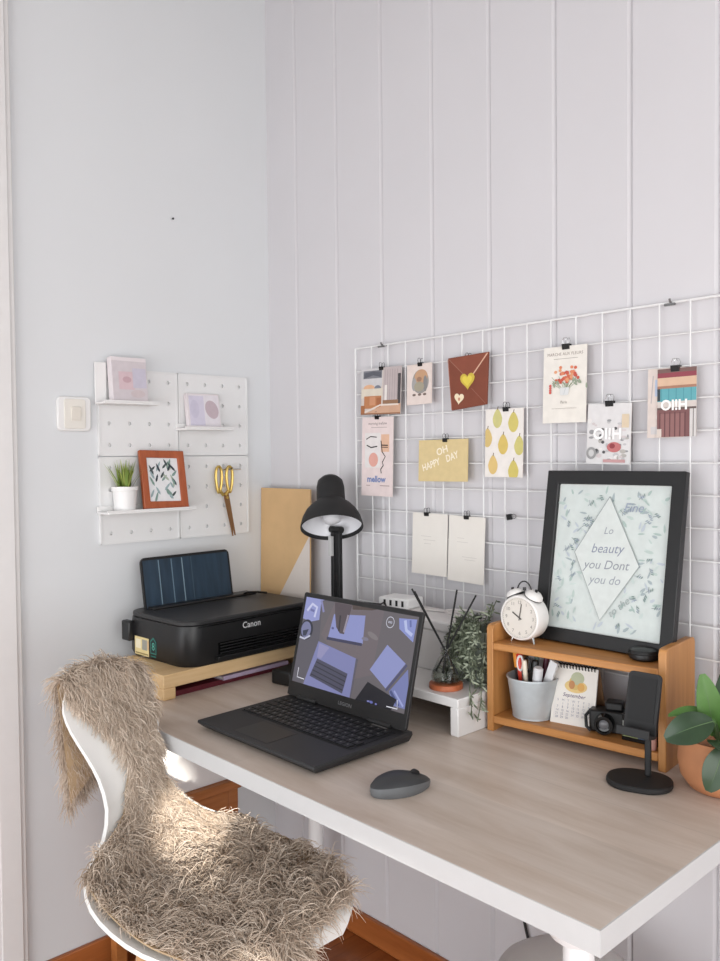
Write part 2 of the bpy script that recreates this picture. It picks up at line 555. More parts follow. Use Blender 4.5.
# grass in a white pot
t = thing('potted_grass', 'small green grass tuft in a white pot on the pegboard shelf', 'plant', (0.040, -0.487, 1.1375))
mb = MB(); mb.lathe([(0.024, 0), (0.026, 0.002), (0.030, 0.050), (0.0325, 0.051), (0.033, 0.061), (0.030, 0.061), (0.028, 0.052)], 28); obj('pot', mb, mat('white_ceramic', (232, 231, 230), 0.35, var=0.01), t)
mb = MB(); mb.lathe([(0.001, 0.052), (0.029, 0.053)], 16, cap0=False, cap1=False); obj('soil', mb, mat('soil', (70, 56, 42), 0.9, var=0.2), t)
mb = MB()
G1 = mat('grass_green', (152, 166, 84), 0.55, var=0.2, vscale=40); G2 = mat('grass_green_dark', (114, 136, 60), 0.55, var=0.2, vscale=40)
for k in range(75):
    mb.use(random.choice((G1, G1, G2)))
    a = random.uniform(0, 2 * PI); lean = random.uniform(0.05, 0.62); l = random.uniform(0.055, 0.082)
    b0 = Vector((0.014 * cos(a) * random.random(), 0.018 * sin(a) * random.random(), 0.05))
    d = Vector((cos(a) * 0.8, sin(a), 0))
    pts = []
    for q in range(5):
        u = q / 4
        pts.append(b0 + d * (sin(lean) * l * u ** 1.4) + Vector((0, 0, cos(lean) * l * u)))
    side = d.cross(Vector((0, 0, 1))).normalized()
    w = [0.0016, 0.0022, 0.0019, 0.0012, 0.0002]
    for q in range(4):
        mb.add([pts[q] - side * w[q], pts[q] + side * w[q], pts[q + 1] + side * w[q + 1], pts[q + 1] - side * w[q + 1]], [(0, 1, 2, 3)])
obj('grass_blades', mb, None, t)

# brown picture frame with leaf print
t = thing('picture_frame', 'brown wooden picture frame with dark leaf sprigs leaning on the pegboard shelf', 'picture frame', (0.054, -0.382, 1.1375))
T = RY(-12) @ RX(-1.5)
FR = wood_mat('frame_brown', (150, 74, 40), (176, 92, 54), 'z', 20, 0.45)
def frame_ring(mb, w, h, b, d, plane='side', b2=None):
    """rectangular picture moulding standing on z=0, centred in y; depth 0..d along +x"""
    o_ = [(-w / 2, 0), (w / 2, 0), (w / 2, h), (-w / 2, h)]
    i_ = [(-w / 2 + b, b), (w / 2 - b, b), (w / 2 - b, h - b), (-w / 2 + b, h - b)]
    vs = [(d, p[0], p[1]) for p in o_] + [(d * .9, p[0], p[1]) for p in i_] + [(0, p[0], p[1]) for p in o_] + [(0, p[0], p[1]) for p in i_]
    fs = []
    for k in range(4):
        k2 = (k + 1) % 4
        fs += [(k, k2, 4 + k2, 4 + k), (8 + k2, 8 + k, 12 + k, 12 + k2), (k2, k, 8 + k, 8 + k2), (4 + k, 4 + k2, 12 + k2, 12 + k)]
    mb.add(vs, fs)
mb = MB(); mb.M = T; frame_ring(mb, 0.128, 0.152, 0.019, 0.012); obj('moulding', mb, FR, t, bevel=0.002)
mb = MB(); mb.M = T; a = Art(mb, TR((0.006, 0, 0)) @ SIDE)
a.rect(-0.046, 0.018, 0.046, 0.134, (226, 226, 228))
random.seed(3)
for k in range(34):
    x, y = random.uniform(-0.036, 0.036), random.uniform(0.03, 0.122)
    a.leaf(x, y, random.uniform(0.018, 0.032), 0.006, random.choice((2.2, 0.9, 2.0, 1.2)) + random.uniform(-.2, .2), random.choice(((52, 60, 70), (120, 150, 140), (150, 172, 176), (70, 82, 84), (168, 180, 160))))
obj('picture', mb, None, t)
mb = MB(); mb.M = T; mb.bx(-0.003, 0.0055, -0.058, 0.058, 0.006, 0.146); obj('backing_board', mb, mat('backing', (90, 60, 40), 0.8, var=0.05), t)

# scissors on a peg hook
mb = MB(); mb.tube([(0, -0.006, -0.02), (0, 0, 0), (0.03, 0.0, 0), (0.036, 0, 0.006)], 0.002, 8); mb.tube([(0.02, -0.03, 0), (0.02, 0.038, 0)], 0.0022, 8)
tag(obj('peg_hook', mb, CHROME, loc=(0.009, -0.166, 1.236)), 'metal hook bar on the pegboard holding the gold scissors', 'hook')
t = thing('scissors', 'scissors with gold handles hanging point down on the pegboard', 'scissors', (0.033, -0.186, 1.194))
GOLD = mat('gold_metal', (206, 178, 104), 0.3, metal=0.85, var=0.05)
BLADE = mat('bronze_blade', (150, 116, 84), 0.35, metal=0.7, var=0.05)
for sgn in (-1, 1):
    pts = []
    for k in range(18):
        u = 2 * PI * k / 18
        y = sgn * 0.0165 + 0.0125 * cos(u) * (0.75 + 0.25 * sin(u)); z = 0.014 + 0.036 * sin(u)
        pts.append((sgn * 0.0015, y, z))
    mb = MB(); mb.tube(pts, 0.0042, 8, closed=True)
    mb.tube([(sgn * 0.0015, sgn * 0.014, -0.014), (sgn * 0.0015, sgn * 0.002, -0.03)], 0.0045, 8)
    obj('handle', mb, GOLD, t)
    mb = MB(); T = RX(sgn * 0.6 + 12)
    mb.prism([(-0.008, -0.022), (0.008, -0.022), (0.007, -0.06), (0.0015 + sgn * 0.002, -0.146), (-0.0015 + sgn * 0.002, -0.146), (-0.007, -0.06)], 0.0005 * sgn - 0.001, 0.0005 * sgn + 0.001, T @ SIDE)
    obj('blade', mb, BLADE, t)
mb = MB(); mb.lathe([(0.004, -0.004), (0.004, 0.004)], 12, c=(0, 0.008, -0.036), T=RY(90)); obj('pivot', mb, GOLD, t)

# ------------------------------------------------------------------ desk
DX0, DX1, DY0, DY1, DZ = 0.022, 1.4677, -0.6600, -0.020, 0.73
t = thing('desk', 'long wood-effect desk with white edges along the panelled wall', 'desk', ((DX0 + DX1) / 2, (DY0 + DY1) / 2, 0))
W2, D2 = (DX1 - DX0) / 2, (DY1 - DY0) / 2
mb = MB(); mb.bx(-W2 + .002, W2 - .002, -D2 + .002, D2 - .002, DZ - 0.030, DZ); obj('tabletop', mb, DESKTOP, t)
mb = MB()
for (x0, x1, y0, y1) in ((-W2, W2, -D2, -D2 + .002), (-W2, W2, D2 - .002, D2), (-W2, -W2 + .002, -D2 + .002, D2 - .002), (W2 - .002, W2, -D2 + .002, D2 - .002)):
    mb.bx(x0, x1, y0, y1, DZ - 0.0315, DZ - 0.0004)
mb.bx(-W2 + .003, W2 - .003, -D2 + .003, D2 - .003, DZ - 0.0315, DZ - 0.0301)
obj('edge_band', mb, mat('desk_white_edge', (196, 196, 196), 0.4, var=0.015), t)
for sx in (-1, 1):
    for sy in (-1, 1):
        mb = MB(); mb.lathe([(0.022, 0), (0.022, 0.01), (0.0195, 0.012), (0.0195, 0.665)], 20)
        lg = obj('leg', mb, WHITE_METAL, t, loc=((W2 - 0.075) if sx > 0 else (-W2 + 0.278), sy * (D2 - 0.075), 0))
        mb = MB(); mb.lathe([(0.036, 0.665), (0.05, 0.692), (0.05, 0.6972)], 20)
        obj('mounting_plate', mb, WHITE_METAL, lg)

# ------------------------------------------------------------------ printer riser, books, printer
TRZ = math.radians(3.8)
t = thing('wooden_riser', 'low pale pine stand under the black printer', 'stand', (0.200, -0.334, DZ), TRZ)
mb = MB(); mb.bx(-0.112, 0.112, -0.226, 0.228, 0.026, 0.057); obj('top_board', mb, PINE, t, bevel=0.002)
for sy in (-1, 1):
    mb = MB(); mb.bx(-0.112, 0.112, sy * 0.226 - 0.016 * (1 + sy), sy * 0.226 + 0.016 * (1 - sy), 0, 0.0258); obj('leg', mb, PINE, t, bevel=0.002)
BK1 = mat('book_maroon', (92, 28, 40), 0.5, var=0.08); BK2 = mat('book_lavender', (176, 160, 184), 0.5, var=0.05)
def book(name, label, loc, rz, w, d, h, cover, grp):
    t = thing(name, label, 'book', loc, rz, grp)
    mb = MB(); mb.bx(-d / 2, d / 2, -w / 2, w / 2, 0, 0.0015); mb.bx(-d / 2, d / 2, -w / 2, w / 2, h - 0.0015, h); mb.bx(d / 2 - .0015, d / 2, -w / 2, w / 2, 0.0015, h - 0.0015); obj('cover', mb, cover, t)
    mb = MB(); mb.bx(-d / 2 + .003, d / 2 - .0016, -w / 2 + .003, w / 2 - .003, 0.0015, h - 0.0015); obj('pages', mb, PAPER, t)
book('book', 'maroon book lying flat under the pine printer stand', (0.196, -0.355, DZ), TRZ, 0.36, 0.21, 0.012, BK1, 'books under the printer stand')
book('book', 'lavender notebook lying on the maroon book under the printer stand', (0.202, -0.290, DZ + 0.012), TRZ, 0.205, 0.21, 0.009, BK2, 'books under the printer stand')

PZ = DZ + 0.057
t = thing('printer', 'black inkjet printer with raised paper support on the pine stand', 'printer', (0.180, -0.294, PZ), math.radians(3.0))
PB = mat('printer_black', (28, 28, 29), 0.38, var=0.06, bump=0.03, bscale=900)
PT = mat('printer_top_grey', (46, 46, 47), 0.45, var=0.05, bump=0.06, bscale=700)
hw, hd = 0.205, 0.132       # half width (local y), half depth (local x)
mb = MB()
body = rrect(2 * hd, 2 * hw, 0.048, 8)
n = len(body)
lev = [(0.0, 0.97), (0.012, 1.0), (0.080, 1.0), (0.094, 0.985)]
vs = []
for z, k in lev:
    vs += [(p[0] * k, p[1] * k, z) for p in body]
fs = [tuple(reversed(range(n))), tuple(range((len(lev) - 1) * n, len(lev) * n))]
for i in range(len(lev) - 1):
    fs += [(i * n + j, i * n + (j + 1) % n, (i + 1) * n + (j + 1) % n, (i + 1) * n + j) for j in range(n)]
mb.add(vs, fs)
obj('body', mb, PB, t)
mb = MB(); mb.prism(rrect(2 * hd * .97, 2 * hw * .985, 0.046, 8), 0.0942, 0.106); obj('lid', mb, PT, t, bevel=0.003)
# output slot and tray on the front (+x)
mb = MB(); mb.bx(hd - 0.004, hd + 0.0006, -0.115, 0.165, 0.020, 0.048); obj('paper_slot', mb, BLACK_GLOSS, t)
mb = MB()
for k in range(4):
    mb.bx(hd, hd + 0.003, -0.11, 0.16, 0.022 + 0.007 * k, 0.0245 + 0.007 * k)
mb.bx(hd - 0.002, hd + 0.016, -0.125, 0.150, 0.008, 0.018)
obj('output_tray', mb, PB, t, bevel=0.001)
mb = MB(); mb.bx(hd + 0.0, hd + 0.0012, -0.17, 0.195, 0.0905, 0.0925); obj('seam_line', mb, BLACK_GLOSS, t)
# paper support
mb = MB(); T = TR((-0.098, 0.0, 0.100)) @ RY(-9)
mb.prism(rrect(0.272, 0.142, 0.014, 5, cx=-0.03, cy=0.062), -0.004, 0.004, T @ SIDE)
ps = obj('paper_support', mb, BLACK, t)
mb = MB(); mb.M = T; a = Art(mb, TR((0.0042, 0, 0)) @ SIDE)
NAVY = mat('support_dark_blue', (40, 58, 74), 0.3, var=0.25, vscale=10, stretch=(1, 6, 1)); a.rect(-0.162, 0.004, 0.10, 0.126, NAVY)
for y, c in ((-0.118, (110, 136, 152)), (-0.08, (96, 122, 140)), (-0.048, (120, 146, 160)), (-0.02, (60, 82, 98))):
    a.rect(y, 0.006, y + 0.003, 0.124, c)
obj('support_face', mb, None, ps)
mb = MB(); mb.bx(-0.112, -0.068, -0.16, 0.165, 0.105, 0.112); obj('feeder_ledge', mb, PB, t, bevel=0.003)
mb = MB(); mb.tube([(-0.085, 0.128, 0.108), (-0.06, 0.125, 0.116), (-0.045, 0.15, 0.116), (-0.05, 0.185, 0.109)], 0.003, 8); obj('lid_hinge', mb, BLACK_GLOSS, t)
mb = MB(); mb.bx(-hd + 0.01, -hd + 0.045, -hw - 0.014, -hw + 0.004, 0.036, 0.085); obj('side_grip', mb, PB, t, bevel=0.004)
# lettering and stickers
mb = MB(); a = Art(mb, TR((hd + 0.0008, 0.0, 0)) @ SIDE, mk=lambda c: mat('logo_silver', (210, 210, 212), 0.35))
a.text('Canon', -0.015, 0.078, 0.021, (0, 0, 0), bold=0.012); obj('logo', mb, None, t)
mb = MB(); a = Art(mb, TR((0, -hw - 0.0006, 0)) @ FRONT)
a.rect(-0.082, 0.006, -0.020, 0.050, (222, 202, 140)); a.rect(-0.079, 0.009, -0.023, 0.012, (150, 130, 80)); a.rect(-0.050, 0.02, -0.028, 0.045, (150, 150, 140)); a.rect(-0.078, 0.022, -0.056, 0.044, (232, 222, 190)); a.rect(-0.026, 0.022, -0.0215, 0.044, (206, 160, 120))
obj('sticker', mb, None, t)['label'] = 'yellow printed sticker'
mb = MB(); a = Art(mb, TR((0, -hw - 0.0006, 0)) @ FRONT)
a.poly([(-0.014, 0.016), (0.012, 0.016), (0.012, 0.046), (-0.001, 0.056), (-0.014, 0.046)], (40, 120, 110)); a.poly([(-0.011, 0.019), (0.009, 0.019), (0.009, 0.044), (-0.001, 0.052), (-0.011, 0.044)], (28, 40, 40))
a.text('8', -0.001, 0.034, 0.026, (70, 170, 150)); a.rect(-0.012, 0.009, 0.010, 0.012, (40, 120, 110))
obj('sticker', mb, None, t)['label'] = 'dark sticker with a green symbol'

# black adapter block behind the laptop's hinge corner
t = thing('power_adapter', 'small black adapter block on the desk between printer stand and laptop', 'adapter', (0.400, -0.250, DZ), 0.2)
mb = MB(); mb.bx(-0.03, 0.03, -0.04, 0.04, 0, 0.034); obj('body', mb, BLACK, t, bevel=0.005)
mb = MB(); mb.tube([(0.0, 0.04, 0.015), (0.01, 0.07, 0.006), (0.04, 0.10, 0.004)], 0.0025, 8); obj('cable', mb, BLACK, t)

# kraft folder leaning in the corner
t = thing('kraft_folder', 'tall kraft card folder with a white sheet standing in the wall corner', 'folder', (0.1135, -0.043, DZ))
KR = mat('kraft_card', (206, 170, 124), 0.75, var=0.04, vscale=20, bump=0.05)
T = RX(-1.2)
mb = MB(); mb.M = T; mb.bx(-0.111, 0.111, -0.004, 0.0, 0, 0.450); obj('cover', mb, KR, t)
mb = MB(); mb.M = T; mb.use(mat('folder_sheet', (214, 204, 196), 0.8, var=0.02))
mb.prism([(0.110, 0.0), (0.110, 0.325), (-0.085, 0.06), (-0.085, 0.0)], 0.0042, 0.0052, FRONT); obj('inner_sheet', mb, None, t)

# desk lamp
t = thing('desk_lamp', 'black bell-shaped desk lamp behind the laptop', 'lamp', (0.392, -0.078, DZ))
mb = MB(); mb.lathe([(0.046, 0), (0.046, 0.012), (0.040, 0.018), (0.012, 0.022)], 32); obj('base', mb, BLACK, t)
mb = MB(); mb.bx(-0.034, -0.024, -0.006, 0.006, 0.02, 0.36); mb.bx(-0.012, -0.002, -0.006, 0.006, 0.02, 0.36); mb.bx(-0.025, -0.011, -0.004, 0.004, 0.25, 0.35); obj('arm', mb, BLACK, t, bevel=0.001)
mb = MB(); mb.lathe([(0.009, -0.02), (0.009, 0.02)], 14, c=(-0.018, 0, 0.352), T=RY(90)); obj('joint', mb, STEEL_DARK, t)
# shade: local axis +z up along cap; tilt so the opening looks towards the room
view = Vector((0.78, -0.62, 0)).normalized()
axis = (Vector((0, 0, 1)) * cos(math.radians(29)) - view * sin(math.radians(29))).normalized()
q = Vector((0, 0, 1)).rotation_difference(axis).to_matrix().to_4x4()
SH = TR(Vector((0.010, -0.04, 0.372))) @ q
sm = MB(); sm.M = SH
outer = [(0.0785, -0.012), (0.0775, -0.003), (0.073, 0.014), (0.064, 0.032), (0.052, 0.046), (0.040, 0.055), (0.036, 0.060), (0.036, 0.075), (0.0355, 0.100), (0.032, 0.117), (0.022, 0.127), (0.006, 0.131)]
sm.lathe(outer, 40, cap0=False)
sm.lathe([(0.0785, -0.012), (0.0765, -0.0125), (0.0745, -0.003)], 40, cap0=False, cap1=False)
shd = obj('lamp_shade', sm, BLACK_MATT, t)
sm = MB(); sm.M = SH
sm.lathe([(0.0762, -0.011), (0.0745, 0.0), (0.070, 0.014), (0.061, 0.030), (0.049, 0.043), (0.034, 0.050), (0.002, 0.052)], 40, cap0=False); obj('reflector', sm, mat('lamp_inner_white', (232, 232, 236), 0.35, var=0.01), shd)
sm = MB(); sm.M = SH
sm.lathe([(0.012, 0.05), (0.013, 0.042), (0.021, 0.028), (0.024, 0.016), (0.021, 0.006), (0.012, 0.0), (0.002, -0.002)], 24); obj('bulb', sm, mat('bulb_frosted', (222, 222, 226), 0.3, var=0.01), shd)
sm = MB(); sm.M = SH; sm.tube([(0, 0, 0.128), (0, 0, 0.131), (0.002, 0, 0.134)], 0.006, 10); obj('cap_button', sm, BLACK, shd)
mb = MB(); mb.bx(-0.034, -0.022, -0.014, -0.0065, 0.285, 0.335); obj('switch_tag', mb, mat('lamp_tag', (190, 190, 190), 0.5), t)

# black speaker behind the laptop
t = thing('speaker_box', 'glossy black box speaker standing behind the laptop screen', 'speaker', (0.4975, -0.205, DZ))
mb = MB(); mb.bx(-0.0505, 0.0505, -0.03, 0.04, 0, 0.200); obj('cabinet', mb, BLACK_GLOSS, t, bevel=0.003)
mb = MB(); mb.bx(-0.048, 0.006, -0.0325, -0.0302, 0.16, 0.195)
obj('display_panel', mb, mat('panel_dark_blue', (22, 26, 40), 0.2, var=0.1), t)
for k in range(3):
    mb = MB(); mb.bx(-0.045 + 0.017 * k, -0.034 + 0.017 * k, -0.034, -0.0326, 0.176, 0.186); obj('button', mb, mat('button_blue_grey', (60, 70, 96), 0.3), t)

# ------------------------------------------------------------------ white monitor riser and what stands on it
t = thing('monitor_riser', 'low white wooden riser behind the laptop beside the bamboo shelf', 'stand', (0.750, -0.165, DZ))
mb = MB(); mb.bx(-0.19, 0.19, -0.112, 0.115, 0.055, 0.073); obj('top_board', mb, WHITE_LACQUER, t, bevel=0.002)
for sx in (-1, 1):
    mb = MB(); mb.bx(sx * 0.19 - 0.01 * (1 + sx), sx * 0.19 + 0.01 * (1 - sx), -0.112, 0.115, 0, 0.055); obj('leg', mb, WHITE_LACQUER, t, bevel=0.002)
RZt = DZ + 0.073
t = thing('storage_box', 'white lidded storage box on the white riser behind the laptop', 'box', (0.680, -0.095, RZt))
BOXW = mat('box_white', (222, 219, 219), 0.6, var=0.015)
mb = MB(); mb.bx(-0.150, 0.150, -0.055, 0.055, 0, 0.088); obj('body', mb, BOXW, t, bevel=0.003)
mb = MB(); mb.bx(-0.154, 0.154, -0.059, 0.059, 0.0882, 0.112); obj('lid', mb, BOXW, t, bevel=0.005)
BT = RZt + 0.112
t = thing('usb_charger', 'white charging hub with a row of dark ports on the white box', 'charger', (0.604, -0.085, BT), math.radians(8))
mb = MB(); mb.bx(-0.040, 0.045, -0.032, 0.032, 0, 0.024); obj('housing', mb, mat('charger_white', (236, 236, 236), 0.3, var=0.01), t, bevel=0.004)
for k in range(4):
    mb = MB(); mb.bx(-0.024 + 0.017 * k, -0.018 + 0.017 * k, -0.0326, -0.0300, 0.006, 0.019); obj('port', mb, BLACK, t)
mb = MB()
pts = [(0.055 * sin(k * .35) + .03 + 0.0035 * k, 0.022 * cos(k * .35), 0.003 + 0.0006 * k) for k in range(0, 20)]
mb.tube([(-0.06, 0, 0.003)] + pts + [(0.115, -0.02, 0.012)], 0.0026, 8)
mb.use(BLACK) if False else None
cab = thing('charging_cable', 'white charging cable coiled on the lid of the white box', 'cable', (0.735, -0.09, BT))
obj('wire', mb, mat('cable_white', (214, 210, 208), 0.5, var=0.02), cab)
mb = MB(); mb.bx(0.112, 0.128, -0.026, -0.014, 0.008, 0.017); obj('plug', mb, BLACK, cab, bevel=0.002)
mb = MB(); mb.tube([(0, 0, 0), (-0.012, 0.004, 0.012), (-0.03, 0.01, 0.004), (-0.075, 0.0, 0.0035)], 0.0022, 8)
tag(obj('adapter_cable', mb, BLACK, loc=(0.610, -0.135, BT + 0.003)), 'short black cable curling beside the charging hub', 'cable')

# reed diffuser
t = thing('reed_diffuser', 'glass reed diffuser with four black sticks on a wooden coaster', 'diffuser', (0.868, -0.228, RZt))
COPPER = wood_mat('coaster_wood', (160, 84, 50), (190, 108, 70), 'x', 20, 0.4)
mb = MB(); mb.lathe([(0.034, 0), (0.034, 0.010), (0.032, 0.011), (0.0315, 0.011)], 36); obj('coaster', mb, COPPER, t, bevel=0.001)
GL = glass_mat('diffuser_glass', (254, 255, 254), 0.0, 1.45)
mb = MB(); mb.lathe([(0.002, 0.0125), (0.026, 0.0125), (0.0295, 0.016), (0.030, 0.024), (0.027, 0.036), (0.016, 0.058), (0.0095, 0.066), (0.0095, 0.078), (0.0112, 0.079), (0.0112, 0.081), (0.0078, 0.081), (0.0078, 0.066), (0.0142, 0.0575), (0.0252, 0.0355), (0.0282, 0.024), (0.0278, 0.0175), (0.025, 0.0145), (0.002, 0.0145)], 36); obj('bottle', mb, GL, t)
mb = MB(); mb.lathe([(0.002, 0.0147), (0.0248, 0.0147), (0.0276, 0.0178), (0.028, 0.024), (0.026, 0.034), (0.002, 0.034)], 36); obj('liquid', mb, glass_mat('diffuser_oil', (246, 250, 244), 0.0, 1.2), t)
for (dx, dy, dz) in ((-0.086, -0.006, 0.190), (-0.084, 0.0, 0.184), (0.030, 0.0, 0.200), (0.068, 0.012, 0.192)):
    d = Vector((dx, dy, dz))
    neck = Vector((0.002 * (1 if dx > 0 else -1), 0, 0.075))
    end = Vector((dx, dy, dz)); b0 = neck - (end - neck) * 0.38
    mb = MB(); mb.tube([b0, neck, end], 0.0019, 8); obj('reed_stick', mb, BLACK_MATT, t)

# trailing plant
t = thing('trailing_plant', 'grey-green trailing plant spilling beside the bamboo shelf', 'plant', (0.884, -0.135, RZt))
mb = MB(); mb.lathe([(0.030, 0), (0.032, 0.003), (0.041, 0.10), (0.041, 0.106), (0.037, 0.106), (0.035, 0.09)], 28); obj('pot', mb, mat('plant_pot_grey', (120, 128, 118), 0.6, var=0.08), t)
PG = [mat('trail_green_a', (116, 124, 104), 0.6, var=0.15), mat('trail_green_b', (152, 160, 140), 0.6, var=0.15), mat('trail_green_c', (84, 92, 74), 0.6, var=0.15)]
def blade(mb, p, d, nrm, l, w):
    d = d.normalized(); s_ = d.cross(nrm).normalized()
    a1 = p + d * l * .35 + nrm * l * .05; a2 = p + d * l * .7 + nrm * l * .03; e = p + d * l - nrm * l * .12
    mb.add([p, a1 - s_ * w, a1 + s_ * w, a2 - s_ * w * .8, a2 + s_ * w * .8, e], [(0, 1, 2), (1, 3, 4, 2), (3, 5, 4)])
random.seed(11)
strands = []
for k in range(46):
    a = random.uniform(-PI * 1.0, -PI * 0.3) if k < 38 else random.uniform(PI * .6, PI * 1.2)
    strands.append((a, random.uniform(0.06, 0.135), random.uniform(0.010, 0.034)))
for i, (a, drop, out) in enumerate(strands):
    mb = MB()
    base = Vector((0.026 * cos(a), 0.026 * sin(a), 0.105))
    rim = Vector((0.046 * cos(a), 0.046 * sin(a), 0.118 + random.uniform(0, 0.014)))
    pts = [base, base.lerp(rim, .6) + Vector((0, 0, .008)), rim]
    m_ = 8
    for q in range(1, m_ + 1):
        u = q / m_
        rr = 0.046 + out * (u ** 0.5)
        aa = a + 0.25 * sin(3 * u + i)
        pts.append(Vector((min(rr * cos(aa), 0.036), rr * sin(aa), max(0.118 - drop * u ** 1.3, 0.004) if (abs(rr * cos(aa)) < 0.05 and drop < 0.14) else 0.118 - drop * u ** 1.3)))
    mb.use(PG[2]); mb.tube(pts, 0.0009, 5)
    for q in range(2, len(pts) - 1):
        for w_ in range(4):
            p = pts[q].lerp(pts[q + 1], random.random())
            d = Vector((random.uniform(-1, 1), random.uniform(-1, 1), random.uniform(-1, 0.5)))
            nn = Vector((cos(a), sin(a), .4)).normalized()
            mb.use(random.choice(PG)); blade(mb, p, d, nn, random.uniform(0.010, 0.019), 0.0018)
    obj('stem', mb, None, t)
for path in ([(0.026, -0.02, 0.118), (0.045, -0.05, 0.06), (0.060, -0.075, 0.008), (0.0665, -0.088, -0.02), (0.066, -0.096, -0.05)], [(0.020, -0.03, 0.118), (0.034, -0.07, 0.06), (0.050, -0.100, 0.010), (0.0655, -0.112, -0.01), (0.0655, -0.116, -0.034)]):
    mb = MB(); mb.use(PG[2]); pts = [Vector(p) for p in path]; mb.tube(pts, 0.0010, 5)
    for q in range(1, len(pts) - 1):
        for w_ in range(6):
            p = pts[q].lerp(pts[q + 1], random.random()); mb.use(random.choice(PG))
            blade(mb, p, Vector((random.uniform(0, .6), random.uniform(-1, 1), random.uniform(-1, .6))), Vector((.8, -.5, .3)).normalized(), random.uniform(0.012, 0.022), 0.0018)
    obj('stem', mb, None, t)
for (dx, dy, dz) in ((0.055, -0.02, 0.175), (0.03, 0.0, 0.165), (0.0, -0.03, 0.15), (-0.035, -0.02, 0.145)):
    mb = MB(); mb.use(PG[2]); p1 = Vector((dx, dy, dz)); p0 = Vector((dx * .3, dy * .3, 0.10)); mb.tube([p0, p0.lerp(p1, .6) + Vector((0, 0, .008)), p1], 0.0011, 5)
    for w_ in range(9):
        p = p0.lerp(p1, random.uniform(.3, 1)); mb.use(random.choice(PG)); blade(mb, p, Vector((random.uniform(-1, 1), random.uniform(-1, 1), random.uniform(-.2, 1))), Vector((.5, -.6, .3)).normalized(), random.uniform(0.018, 0.028), 0.002)
    obj('stem', mb, None, t)

# ------------------------------------------------------------------ wire grid board and what hangs on it
GX0, GZ0, GS, GY = 0.3856, 1.5448, 0.059, -0.0165
NX, NZ = 17, 13
mb = MB()
for i in range(NX + 1):
    r = 0.0024 if i in (0, NX) else 0.0015
    x = GX0 + i * GS
    mb.tube([(x, GY, GZ0 - NZ * GS), (x, GY, GZ0)], r, 8)
for k in range(NZ + 1):
    r = 0.0024 if k in (0, NZ) else 0.0015
    z = GZ0 - k * GS
    mb.tube([(GX0, GY + 0.0028, z), (GX0 + NX * GS, GY + 0.0028, z)], r, 8)
tag(obj('wire_grid_board', mb, WHITE_METAL), 'white wire grid board hung on the panelled wall above the desk', 'wire grid board')
HK = mat('hook_grey', (120, 120, 120), 0.35, metal=0.7, var=0.05)
for x, z, lb in ((0.485, GZ0, 'small grey wall hook holding the grid board above the collage print'),
                 (1.234, GZ0, 'small grey wall hook holding the grid board above the striped photo card')):
    mb = MB(); mb.tube([(0, 0.0165, 0), (0, -0.004, 0), (0, -0.006, 0.006)], 0.002, 8); mb.bx(-0.010, 0.010, -0.0072, -0.0032, -0.007, -0.0028)
    tag(obj('wall_hook', mb, HK, loc=(x, GY, z + 0.0002)), lb, 'hook', 'wall hooks on the grid board')

CY = GY - 0.0040          # back face of the hung cards
def clip(x, z, label, silver=True, loops_up=True, rot=0.0, scale=1.0):
    t = thing('binder_clip', label, 'binder clip', (x, CY - 0.001, z), 0, 'binder clips on the grid board')
    s = scale
    mb = MB(); mb.M = RY(rot); mb.prism([(-0.0035, -0.011 * s), (0.0035, -0.011 * s), (0.0062 * s, 0.0), (-0.0062 * s, 0.0)], -0.008 * s, 0.008 * s, RZ(90) @ RX(90))
    obj('clip_body', mb, BLACK_GLOSS, t)
    for sg in (-1, 1):
        mb = MB(); mb.M = RY(rot)
        mb.tube([(-0.0052 * s, sg * 0.003, -0.002), (-0.0062 * s, sg * 0.0045, 0.007 * s), (-0.003 * s, sg * 0.0055, 0.0125 * s), (0.003 * s, sg * 0.0055, 0.0125 * s), (0.0062 * s, sg * 0.0045, 0.007 * s), (0.0052 * s, sg * 0.003, -0.002)], 0.0006, 6)
        obj('wire_loop', mb, CHROME if silver else STEEL_DARK, t)
    return t

def card(name, label, cat, x0, x1, z0, z1, paper, art, tilt=0.0, th=0.0009, group='cards clipped to the grid board', dy=0.0, parent_art=True):
    cx = (x0 + x1) / 2
    w, h = x1 - x0, z1 - z0
    mb = MB(); mb.M = RY(tilt); mb.use(paper)
    # slight curl: top pressed by the clip, bottom standing off the wires
    rows = []
    for i in range(9):
        u = i / 8
        yy = -0.0012 - 0.004 * u
        rows.append([(-w / 2 + w * j / 4, yy, -h * u) for j in range(5)])
    rows = [list(r) for r in rows]
    mb.grid(rows, th)
    a = Art(mb, TR((0, -0.0012 - th, -h)) @ FRONT)
    class CA(Art):
        def _put(s, vs, fs, c):
            s.n += 1
            s.mb.use(s.mk(c) if not isinstance(c, bpy.types.Material) else c)
            out = []
            for p in vs:
                u = min(max(1 - p[1] / h, 0), 1)
                out.append((p[0], -0.0012 - 0.004 * u - th / 2 - 0.0004 - s.n * s.eps, p[1] - h))
            s.mb.add(out, fs)
    art(CA(mb, Matrix()), w, h)
    o = obj(name, mb, None, None, smooth=0, loc=(cx, CY + dy, z1))
    return tag(o, label, cat, group)

